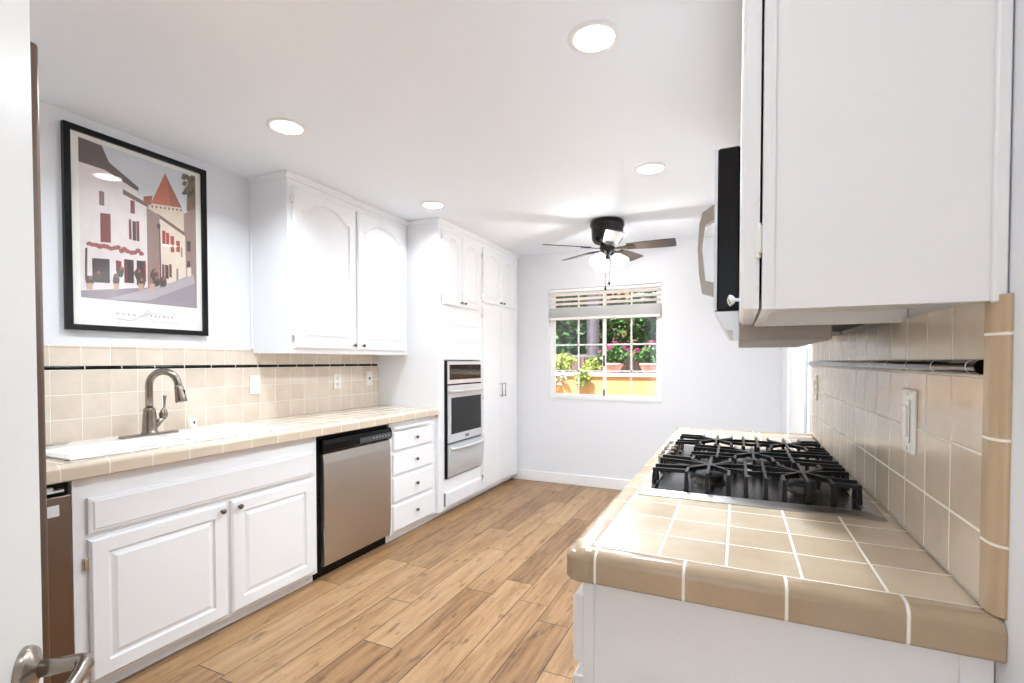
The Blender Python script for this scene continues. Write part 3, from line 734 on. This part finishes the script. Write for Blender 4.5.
MB().box(XP+.0015, XP+.0035, y0+fw-.001, y1-fw+.001, z0+fw-.001, z1-fw+.001).build('glazing', M['glass'], pf)

# ================================================================== RIGHT SIDE
XRE, YN, YFAR = -.309, .920, 2.885
rb = thing('hob_cabinet', 'white base cabinet run under the cooktop counter, plain end panel facing the camera', 'cabinet', (.03, 1.9, 0))
XRF = -.279
MB().box(XRF, XR-.002, .955, YFAR-.01, .10, ZCB-.002).build('body', M['cab_r'], rb)
MB().box(XRF+.07, XR-.002, .985, YFAR-.01, 0, .099).build('toe_kick', M['cab_r'], rb)
MB().box(XRF, XRF+.022, .9515, .955, .10, ZCB-.004, .001).build('end_stile', M['cab_r'], rb); MB().box(XR-.042, XR-.002, .9515, .955, .10, ZCB-.004, .001).build('end_stile', M['cab_r'], rb)
ys = [(1.0, 1.40), (1.43, 1.87), (1.90, 2.36), (2.39, 2.84)]
for y0, y1 in ys:
    for z0, z1 in (((.672, .812), (.10, .645)) if y0 > 1.3 else ((.672, .812), (.515, .645), (.33, .490), (.115, .305))):
        d = panel_door(-1, XRF, y0-.040 if y0 == 1.0 else y0, y1, z0, z1, th=.026, flat=(z1-z0 < .3), rail=.05).build('drawer' if z1-z0 < .3 else 'door', M['cab_r'], rb)
        knob(d, XRF-.026, (y0+y1)/2, (z0+z1)/2 if z1-z0 < .3 else .60, -1)

rc = thing('hob_countertop', 'glossy tan tiled countertop under the gas cooktop at right', 'countertop', (.03, 1.9, ZCB))
MB().box(XRE+.05, XR-.001, YN+.05, YFAR, ZCB, ZC).build('tile_top', M['tile_Rc'], rc)
# edge: near side with rounded outer corner, then the long side
near = MB(); near.loops([[(xx, YN+.05-u, z) for u, z in edge_profile()] for xx in (XRE+.05, XR-.001)]); near.build('end_trim', M['tile_Re_shaded'], rc)
side = MB(); side.loops([[(XRE+.05-u, yy, z) for u, z in edge_profile()] for yy in (YN+.05, YFAR)]); side.build('side_trim', M['tile_Rs'], rc)
cn = MB(); L_ = []
for k in range(9):
    a = radians(180 + 90*k/8); rr_ = 1.0
    L_.append([(XRE+.05 + u*cos(a), YN+.05 + u*sin(a), z) for u, z in edge_profile()])
# square the corner a little so it reads as a moulded corner tile
L2 = []
for k, lp_ in enumerate(L_):
    a = radians(180 + 90*k/8); f = 1 + .22*sin(2*(a-pi))
    L2.append([(XRE+.05 + (x-XRE-.05)*f, YN+.05 + (y-YN-.05)*f, z) for x, y, z in lp_])
cn.loops(L2); cn.build('corner_trim', mat('corner_tile', srgb(168, 148, 122), .14, var=.06, vscale=12), rc)
gs = MB(); gs.loops([[(xx, YN+.05-u*1.012, z+(.0005 if z > ZC-.02 else 0)) for u, z in edge_profile()] for xx in (-.2488, -.2452)]); gs.build('grout_line', mat('grout_pale', GROUT, .7), rc)
far = MB(); far.loops([[(xx, YFAR+u*.4, z) for u, z in edge_profile()] for xx in (XRE, XR-.001)]); far.build('end_trim', M['tile_Re_shaded'], rc)
MB().box(XRE+.046, XRE+.049, YN+.05, YFAR, ZC-.002, ZC+.0012).build('grout_line', mat('grout', GROUT, .7), rc)

# right wall tiling
YC_ = .979
rs = thing('hob_backsplash', 'glossy beige tile backsplash with black pencil strip behind the cooktop', 'backsplash', (XR, 2.0, ZC))
MB().box(XR-.010, XR-.0005, YC_, 2.95, ZC+.006, 1.268).build('tile_field', M['tile_R'], rs)
MB().box(XR-.010, XR-.0005, YC_, 2.95, 1.292, 1.385).build('cap_row', M['tile_Rt'], rs)
st = MB(); pr = [(XR-.0005, 1.268)] + [(XR-.009-.011*cos(a), 1.280+.0115*sin(a)) for a in [radians(-90+15*k) for k in range(13)]] + [(XR-.0005, 1.292)]
st.loops([[(x, yy, z) for x, z in pr] for yy in (.990, 2.95)]).build('pencil_strip', M['strip_R'], rs)
bn = MB(); pr = [(XR-.0005, .977), (XR-.013, .976), (XR-.0155, .968)] + [(XR-.0155+.015*(1-cos(a)), .952-.026*sin(a)) for a in [radians(12*k) for k in range(8)]] + [(XR-.0005, .922)]
bn.loops([[(x, y, zz) for x, y in pr] for zz in (ZC+.006, 1.365, 1.385)])
bn.build('bullnose_column', M['tile_bull'], rs, smooth=False)
wall_plate('light_switch', 'white switch plate on the glossy tiles beside the cooktop, nearest the camera', 'switch', XR-.0102, 1.325, 1.160, -1, 'toggle', .085, .138)
wall_plate('power_outlet', 'white outlet plate at the far end of the cooktop tiles', 'outlet', XR-.0102, 2.72, 1.165, -1, 'outlet')
wall_plate('light_switch', 'small white switch plate in the far right corner by the back wall', 'switch', XR-.0002, 4.62, 1.16, -1, 'rocker')

# gas cooktop
CX0, CX1, CY0, CY1 = -.256, .322, 1.400, 2.310
ck = thing('gas_cooktop', 'stainless five burner gas cooktop with black grates in the tan counter', 'cooktop', ((CX0+CX1)/2, (CY0+CY1)/2, ZC))
zt = ZC+.006
rect = lambda ins, z: rrect(CX0+ins, CX1-ins, CY0+ins, CY1-ins, z, .006)
MB().loops([rect(0, ZC+.0008), rect(0, ZC+.003), rect(.004, ZC+.006), rect(.030, ZC+.012), rect(.034, ZC+.012), rect(.040, ZC+.007), rect(.046, ZC+.0065)], fill_last=True).build('rim_pan', M['steel'], ck)
MB().box(CX0+.046, CX1-.046, CY0+.046, CY1-.046, ZC+.0080, ZC+.0092, .0005).build('pan', M['pan'], ck)
MB().box(CX0+.034, CX1-.034, CY0+.034, CY1-.034, ZC+.0064, ZC+.0079).build('pan_border', M['black'], ck)
burn = [(-.075, 1.60, .040), (.170, 1.60, .034), (.050, 1.855, .052), (-.075, 2.11, .034), (.170, 2.11, .040)]
for x, y, r in burn:
    b_ = MB().lathe([(r*1.25, .0085), (r*1.25, .012), (r*1.02, .014), (r, .026), (r*.98, .027), (0, .027)], (x, y, ZC)).build('burner', M['burner_base'], ck)
    MB().lathe([(r*.98, .027), (r*1.02, .031), (r*.98, .036), (r*.5, .038), (0, .038)], (x, y, ZC)).build('burner_cap', M['burner'], b_)
ZG = ZC+.062
def bar(mb, p, q, w=.0075, hgt=.011, z=ZG):
    mb.tube([(p[0], p[1], z-hgt/2), (q[0], q[1], z-hgt/2)], 0, sq=(w, hgt))
def foot(mb, x, y, w=.0085):
    t = [[(x+sx*w*.5, y+sy*w*.5, ZG-.001) for sx, sy in ((-1, -1), (1, -1), (1, 1), (-1, 1))], [(x+sx*w*.75, y+sy*w*.6, ZC+.010) for sx, sy in ((-1, -1), (1, -1), (1, 1), (-1, 1))]]
    mb.loops(t)
def grate(yc, xl, stars, single=False):
    mb = MB(); hl = .130; xr_ = .284
    for cx in stars:
        mb.loops([rrect(cx-.016, cx+.016, yc-.016, yc+.016, ZG-.012, .004, 1), rrect(cx-.016, cx+.016, yc-.016, yc+.016, ZG, .004, 1)])
        for sy in (-1, 1):
            bar(mb, (cx, yc+sy*.012), (cx, yc+sy*hl)); foot(mb, cx, yc+sy*hl)
            for sx in (-1, 1):
                bar(mb, (cx+sx*.010, yc+sy*.010), (cx+sx*.055, yc+sy*.070)); bar(mb, (cx+sx*.055, yc+sy*.066), (cx+sx*.055, yc+sy*hl)); foot(mb, cx+sx*.055, yc+sy*hl)
    L = sorted(stars)
    xa, xb = L[0], L[-1]
    for sy in (-1, 1):
        # curved fingers toward both ends
        for x_from, x_to in ((xa, xl), (xb, xr_)):
            s_ = 1 if x_to > x_from else -1
            pts = [(x_from+s_*.012, yc+sy*.008), (x_from+s_*.05, yc+sy*.034), ((x_from+x_to)/2+s_*.02, yc+sy*.046), (x_to, yc+sy*.052)]
            mb.tube([(a, b_, ZG-.0065) for a, b_ in pts], 0, sq=(.0075, .011)); foot(mb, x_to, yc+sy*.052)
            pts = [(x_from+s_*.055, yc+sy*.100), (x_to, yc+sy*.108)]
            mb.tube([(a, b_, ZG-.0065) for a, b_ in pts], 0, sq=(.0075, .011)); foot(mb, x_to, yc+sy*.108)
    if not single:
        for x in ((xa+xb)/2-.024, (xa+xb)/2+.024):
            bar(mb, (x, yc-hl), (x, yc+hl)); foot(mb, x, yc-hl); foot(mb, x, yc+hl)
        for sy in (-1, 1):
            pts = [(xa+.012, yc+sy*.008), (xa+.05, yc+sy*.034), ((xa+xb)/2, yc+sy*.048), (xb-.05, yc+sy*.034), (xb-.012, yc+sy*.008)]
            mb.tube([(a, b_, ZG-.0065) for a, b_ in pts], 0, sq=(.0075, .011))
    else:
        for x in (xa-.11, xa+.11):
            bar(mb, (x, yc-hl), (x, yc+hl)); foot(mb, x, yc-hl); foot(mb, x, yc+hl)
    return mb.build('grate', M['iron'], ck)
grate(1.604, -.222, (-.075, .170)); grate(1.868, -.140, (.050,), True); grate(2.132, -.215, (-.075, .170))
for k in range(5):
    y = 1.76 + k*.075
    kb = MB().lathe([(.026, .0125), (.026, .016), (.021, .018), (.024, .046), (.022, .052), (0, .052)], (-.226, y, ZC)).build('knob', M['nickel'], ck)
    MB().box(-.228, -.224, y-.020, y+.020, ZC+.051, ZC+.055, .001).build('pointer', M['steel'], kb)

# wall cabinets, right: near cabinet, cabinet over the microwave, far cabinet
XRU = .037
def right_upper(name, label, y0, y1, z0, n, near=False, far=False):
    t = thing(name, label, 'cabinet', ((XRU+XR)/2, (y0+y1)/2, z0))
    c = MB(); c.box(XRU+.018, XR-.002, y0, y0+.018, z0, ZT-.002).box(XRU+.018, XR-.002, y1-.018, y1, z0, ZT-.002)
    c.box(XRU+.018, XR-.002, y0+.018, y1-.018, z0+.030, z0+.045).box(XRU+.018, XR-.002, y0+.018, y1-.018, ZT-.02, ZT-.002).box(XR-.012, XR-.002, y0+.018, y1-.018, z0+.045, ZT-.02)
    c.box(XRU, XRU+.018, y0-(.0025 if near else 0), y0+.035, z0, ZT-.002).box(XRU, XRU+.018, y1-.035, y1, z0, ZT-.002).box(XRU, XRU+.018, y0+.035, y1-.035, z0, z0+.04).box(XRU, XRU+.018, y0+.035, y1-.035, ZT-.06, ZT-.002)
    if near: c.box(XR-.018, XR-.002, y0-.012, y0, z0-.004, ZT-.002, .002)
    c.build('body', M['cab_r'], t)
    wdt = (y1-y0-.04)/n
    for k in range(n):
        a = y0+.022+k*wdt; bq = a+wdt-.006
        d = panel_door(-1, XRU-.004, a, bq, z0+.004, ZT-.06, th=.030, rail=.055, arch=.06 if z0 < 1.7 else .03).build('door', M['cab_r'], t)
        ky = bq-.03 if k == 0 else a+.03
        knob(d, XRU-.034, ky, z0+.065, -1, M['chrome'], .015)
    return t
nc = right_upper('wall_cabinet', 'white wall cabinet at upper right, large plain side facing the camera', .947, 1.412, 1.378, 1, near=True)
for z in (1.50, 2.28):
    MB().box(XRU-.008, XRU+.0, .950, .972, z-.025, z+.025, .003).cyl((XRU-.006, .966, z-.03), (XRU-.006, .966, z+.03), .005, n=10).build('hinge', M['plastic'], nc)
right_upper('wall_cabinet', 'white wall cabinet above the microwave', 1.416, 2.176, 1.862, 2)
right_upper('wall_cabinet', 'white wall cabinet beyond the microwave, bottom edge just visible', 2.180, 2.885, 1.385, 2)

mw = thing('microwave', 'black and steel over-the-range microwave seen edge-on, big door handle', 'microwave', (.15, 1.8, 1.34))
MB().box(.004, XR-.002, 1.420, 2.172, 1.400, 1.858, .003).build('body', M['black_matte'], mw)
MB().box(.002, .210, 1.420, 2.172, 1.343, 1.399, .003).build('vent_base', mat('vent_grey', srgb(158, 150, 144), .5), mw)
md = MB().box(-.052, .002, 1.428, 2.172, 1.425, 1.855, .004).build('door', M['black'], mw)
MB().box(-.060, -.052, 1.428, 2.172, 1.425, 1.855, .003, 2).build('door_face', M['steel_light'], md)
tr_ = MB(); tr_.poly([(-.060, 1.43, 1.422), (.001, 1.43, 1.422), (.001, 1.43, 1.372), (-.030, 1.43, 1.372)], (0, .74, 0)); tr_.build('lower_trim', M['steel_light'], mw)
MB().box(-.012, .001, 1.424, 1.432, 1.345, 1.372).build('bracket', M['steel_light'], mw)
hb = MB(); hy = 1.475
hb.loops([[(x, yy, z) for x, z in ((-.060, 1.720), (-.092, 1.700), (-.100, 1.670), (-.104, 1.60), (-.100, 1.53), (-.092, 1.478), (-.060, 1.466), (-.060, 1.505), (-.084, 1.512), (-.092, 1.60), (-.084, 1.665), (-.060, 1.678))] for yy in (hy-.014, hy+.014)])
hb.build('door_handle', M['nickel'], mw)

# ================================================================== CEILING
# recessed lights, plus added fill lamps
def can(x, y, label):
    t = thing('recessed_light', label, 'ceiling light', (x, y, ZT), 'recessed ceiling lights')
    MB().lathe([(.070, -.0005), (.074, -.006), (.090, -.004), (.094, -.0008)], (x, y, ZT), n=40).build('trim_ring', M['trim'], t)
    MB().lathe([(.072, -.003), (.05, -.004), (0, -.0045)], (x, y, ZT), n=40).build('lens', M['bulb'], t)
    return t
c0 = can(-.474, 1.731, 'large recessed ceiling light at top centre, nearest the camera on the right')
spots = [(-2.019, 1.751, 'recessed ceiling light above the framed poster'), (-.480, 3.028, 'recessed ceiling light to the right of the ceiling fan'), (-2.045, 3.061, 'recessed ceiling light by the tall oven cabinet')]
for x, y, l_ in spots: copy_tree(c0, (x, y, ZT), l_)
for x, y, w_ in ((-.474, 1.731, .72), (-.480, 3.028, 1.2), (-2.019, 1.751, .50), (-2.045, 3.061, .17), (-.477, .44, .17), (-2.03, .44, .4), (-1.25, -.7, 3.2)):  # last three sit out of view without fixtures, added to fill the room
    light('can_or_fill_lamp', 'AREA', (x, y, ZT-.012), CAN_W*w_, .14, (0, 0, 0), (.85, .935, 1), spread=radians(145 if y > 1 else 165 if y > 0 else 90))

# ceiling fan
FCX, FCY = -.98, 4.0
fn = thing('ceiling_fan', 'black flush ceiling fan with five blades and three lit glass shades', 'ceiling fan', (FCX, FCY, ZT))
MB().lathe([(.125, -.0005), (.137, -.012), (.139, -.045), (.130, -.055), (.128, -.10), (.124, -.15), (.105, -.178), (.07, -.19), (0, -.19)], (FCX, FCY, ZT), n=40).build('motor_housing', M['bronze'], fn)
MB().lathe([(.045, -.19), (.06, -.20), (.062, -.225), (.05, -.25), (.045, -.27), (.028, -.285), (.02, -.31), (0, -.315)], (FCX, FCY, ZT), n=28).build('light_kit', M['bronze'], fn)
a0 = -70
for k in range(5):
    A = Matrix.Translation((FCX, FCY, ZT-.222)) @ Matrix.Rotation(radians(a0+72*k), 4, 'Z') @ Matrix.Rotation(radians(-13), 4, 'X')
    t = MB(); N = 10; up_, lo_ = [], []
    outline = [(.16, -.052), (.30, -.062), (.45, -.066), (.525, -.066), (.536, -.058), (.538, .0), (.536, .058), (.525, .066), (.45, .066), (.30, .062), (.16, .052)]
    t.loops([[tuple(A @ Vector((x, y, -.003))) for x, y in outline], [tuple(A @ Vector((x, y, .003))) for x, y in outline]])
    bl_ = t.build('blade', M['blade'], fn)
    t = MB(); ir = [(.055, -.012), (.13, -.018), (.16, -.035), (.215, -.03), (.23, 0), (.215, .03), (.16, .035), (.13, .018), (.055, .012)]
    t.loops([[tuple(A @ Vector((x, y, -.009))) for x, y in ir], [tuple(A @ Vector((x, y, -.0035))) for x, y in ir]])
    t.build('blade_iron', M['bronze'], bl_)
for k, ang in enumerate((-5, 115, 235)):
    a = radians(ang+8); dv = Vector((cos(a)*.72, sin(a)*.72, -.70)).normalized(); c_ = Vector((FCX+.03*cos(a), FCY+.03*sin(a), ZT-.262))
    arm = MB().tube([c_, c_+dv*.035], [.012, .018], 12).build('lamp_holder', M['bronze'], fn)
    p_ = c_+dv*.035
    MB().lathe([(.020, 0), (.034, .018), (.046, .045), (.054, .075), (.060, .105), (.057, .105), (.050, .075), (.042, .045), (.030, .02), (0, .012)], p_, dv, 24).build('glass_shade', M['shade'], fn)
    light('fan_lamp', 'POINT', p_+dv*.13, FAN_W, .03, color=(1, .98, .95))
for x, y, zb, r in ((-.955, 3.97, 1.915, .009), (-.985, 3.965, 1.875, .009)):
    ch = MB().cyl((x, y, zb+.02), (x, y, ZT-.29), .0012, n=6).build('pull_chain', M['bronze'], fn)
    MB().lathe([(0, .03), (.003, .026), (r, .006), (r*.9, -.002), (0, -.006)], (x, y, zb), n=14).build('fob', M['black'], ch)

# ================================================================== GARDEN beyond the window
struct(MB().box(-14, 12, YB+.13, 24, -.12, -.02).build('ground', M['ground']))
pw = thing('planter_wall', 'tan stucco planter wall outside the window', 'planter', (-2, 6.9, 0))
MB().box(-6, 2.5, 6.75, 7.35, -.02, 1.075, .01).build('wall', M['stucco'], pw)
MB().box(-6, 2.5, 6.72, 6.92, 1.075, 1.125, .01).build('coping', mat('coping', srgb(236, 226, 212), .8), pw)
MB().box(-6, 2.5, 6.92, 7.33, 1.076, 1.10).build('soil', M['soil'], pw)

def leaves(mb, c, rad, n, size, flat=1.0, mi=0):
    mb.mi = mi
    for _ in range(n):
        while True:
            v = Vector((random.uniform(-1, 1), random.uniform(-1, 1), random.uniform(-1, 1)))
            if .25 < v.length < 1: break
        p = Vector(c) + Vector((v.x*rad[0], v.y*rad[1], v.z*rad[2]))
        s_ = size*random.uniform(.6, 1.3)
        q_ = Matrix.Rotation(random.uniform(0, 2*pi), 3, 'Z') @ Matrix.Rotation(random.uniform(-1.2, 1.2), 3, 'X') @ Matrix.Rotation(random.uniform(-1, 1), 3, 'Y')
        vs = [mb.bm.verts.new(p + q_ @ Vector((a*s_, b_*s_, 0.12*s_*abs(a)))) for a, b_ in ((0, -.6), (.35, -.1), (.22, .4), (0, .7), (-.22, .4), (-.35, -.1))]
        f = mb.bm.faces.new(vs); f.material_index = mi
def shrub(name, label, cat, loc, rad, n, size, m, stem=None, group=None):
    t = thing(name, label, cat, loc, group)
    mb = MB(); leaves(mb, (loc[0], loc[1], loc[2]+rad[2]), rad, n, size); mb.build('foliage', m, t)
    s_ = MB()
    for k in range(5):
        a = k*1.26; s_.tube([(loc[0], loc[1], loc[2]), (loc[0]+cos(a)*rad[0]*.3, loc[1]+sin(a)*rad[1]*.3, loc[2]+rad[2]*.7), (loc[0]+cos(a)*rad[0]*.6, loc[1]+sin(a)*rad[1]*.6, loc[2]+rad[2]*1.3)], .006, 6)
    s_.build('stems', stem or M['soil'], t)
    return t
# window rays: helper to place things by direction seen through the window, at a chosen depth
def at(u, y):
    a = (u-512)/F_PX; dx = -sin(YAW)+a*cos(YAW); dy = cos(YAW)+a*sin(YAW); return dx/dy*y
for u, yy, zz, rad, l_ in ((560, 6.98, 1.08, (.27, .16, .17), 'variegated yellow green bush spilling over the planter at far left of window'), (592, 6.98, 1.08, (.13, .14, .12), 'yellow green bush on the planter in front of the palm trunk')):
    t = shrub('planter_bush', l_, 'bush', (at(u, yy), yy, zz), rad, 330, .055, M['leaf_yellow'], group='bushes on the planter wall')
    mb = MB(); leaves(mb, (at(u, yy)-.05, 6.68, 1.05), (rad[0]*1.0, .05, .14), 150, .05); mb.build('trailing_foliage', M['leaf_silver'] if u < 575 else M['leaf_yellow'], t)
for u, l_ in ((613, 'pink clay pot of magenta geraniums left of the two on the planter'), (650, 'pink clay pot of magenta geraniums nearest the right side of the window')):
    x = at(u, 6.83); z = 1.1255
    t = thing('flower_pot', l_, 'potted plant', (x, 6.83, z), 'flower pots on the planter wall')
    MB().lathe([(0, .002), (.085, .0), (.13, .10), (.145, .105), (.145, .14), (.125, .14), (.115, .11), (0, .11)], (x, 6.83, z), n=24).build('pot', M['pink_pot'], t)
    mb = MB(); leaves(mb, (x, 6.85, z+.25), (.23, .18, .15), 300, .055); mb.build('foliage', M['leaf'], t)
    mb = MB()
    for dx_, dz_ in ((.16, .38), (-.05, .36), (.03, .41), (.22, .33), (-.16, .31)):
        for _ in range(12):
            mb.lathe([(0, -.008), (.016, 0), (0, .008)], (x+dx_+random.uniform(-.03, .03), 6.80+random.uniform(-.03, .03), z+dz_+random.uniform(-.03, .03)), (random.random()-.5, random.random()-.5, 1), 5)
    mb.build('blossoms', M['flower'], t)
    MB().tube([(x, 6.83, z+.10), (x+.03, 6.83, z+.30)], .006, 6).build('stem', M['leaf'], t)

fe = thing('garden_fence', 'dark metal railing fence behind the planter', 'fence', (-2, 8.2, 0))
f_ = MB()
for k in range(64): f_.box(-6+k*.12, -5.984+k*.12, 8.19, 8.206, 0, 1.40)
f_.build('railing', M['fence'], fe); MB().box(-6, 1.7, 8.18, 8.215, 1.36, 1.40).build('top_rail', M['steel'], fe)
bf = thing('board_fence', 'weathered brown board fence in front of the hedge', 'fence', (-2, 10, 0))
b_ = MB()
for k in range(60): b_.box(-8+k*.2, -7.81+k*.2, 10.0, 10.03, -.02, 1.42+.02*(k % 3), .004)
b_.build('boards', M['board'], bf)
MB().box(-8, 4, 10.03, 10.07, .4, .5).box(-8, 4, 10.03, 10.07, 1.2, 1.3).build('rails', M['board'], bf)
pt = thing('palm_tree', 'tall grey ringed palm trunk outside the window', 'tree', (at(593, 9.0), 9.0, 0))
t = MB(); pr = []
for k in range(60):
    z = k*.085; pr += [(.135-.0006*k, z), (.118-.0006*k, z+.06)]
t.lathe(pr, (at(593, 9.0), 9.0, -.02), n=18); t.build('trunk', M['trunk'], pt)
t = MB()
for k in range(16):
    a = k*2*pi/16; base = Vector((at(593, 9.0), 9.0, 5.1)); d = Vector((cos(a), sin(a), 0))
    pts = [base + d*r_q + Vector((0, 0, .5*r_q - .28*r_q*r_q)) for r_q in (0, .4, .8, 1.2, 1.6, 2.0)]
    for i in range(5):
        q0, q1 = pts[i], pts[i+1]; s_ = Vector((-d.y, d.x, 0))*.25*(1-i/6)
        t.poly([q0-s_, q1-s_*.85, q1+s_*.85, q0+s_])
t.build('fronds', M['leaf'], pt)
hx = 0
for k in range(9):
    x = -9.2 + k*1.35; y = 11.6 + (k % 2)*1.9; H_ = 3.6+(k % 3)*.5
    t = thing('hedge_tree', ('dense green tree behind the garden fence, number %d from the left' % (k+1)) if False else
              ['leafy green tree behind the fence at the far left', 'leafy green tree second from the left beyond the fence', 'leafy green tree behind the planter bushes', 'tall green tree left of the palm trunk', 'green tree just behind the palm trunk',
               'green tree seen behind the centre of the window', 'green tree behind the left flower pot', 'bright green tree behind the right flower pot', 'leafy green tree at the far right beyond the window edge'][k], 'tree', (x, y, 0), 'trees beyond the garden fence')
    mb = MB(); leaves(mb, (x, y, H_*.55), (1.25, .8, H_*.55), 2600, .15); mb.build('crown', [M['leaf_dark'], M['leaf']][k % 2], t)
    MB().tube([(x, y, 0), (x+.05, y, H_*.4), (x, y, H_*.9)], [.09, .07, .03], 8).build('trunk', M['trunk'], t)
nb = thing('neighbour_house', 'tan stucco house glimpsed through the trees', 'house', (-7.5, 17, 0))
MB().box(-16, 8, 17, 22, 0, 3.4).build('wall', M['adobe'], nb)
MB().poly([(-16.4, 16.6, 3.4), (-16.4, 22.4, 3.4), (-16.4, 19.5, 5.2)], (24.8, 0, 0)).build('roof', M['roof'] if 'roof' in M else mat('roof_tile', srgb(150, 96, 70), .8, var=.2), nb)
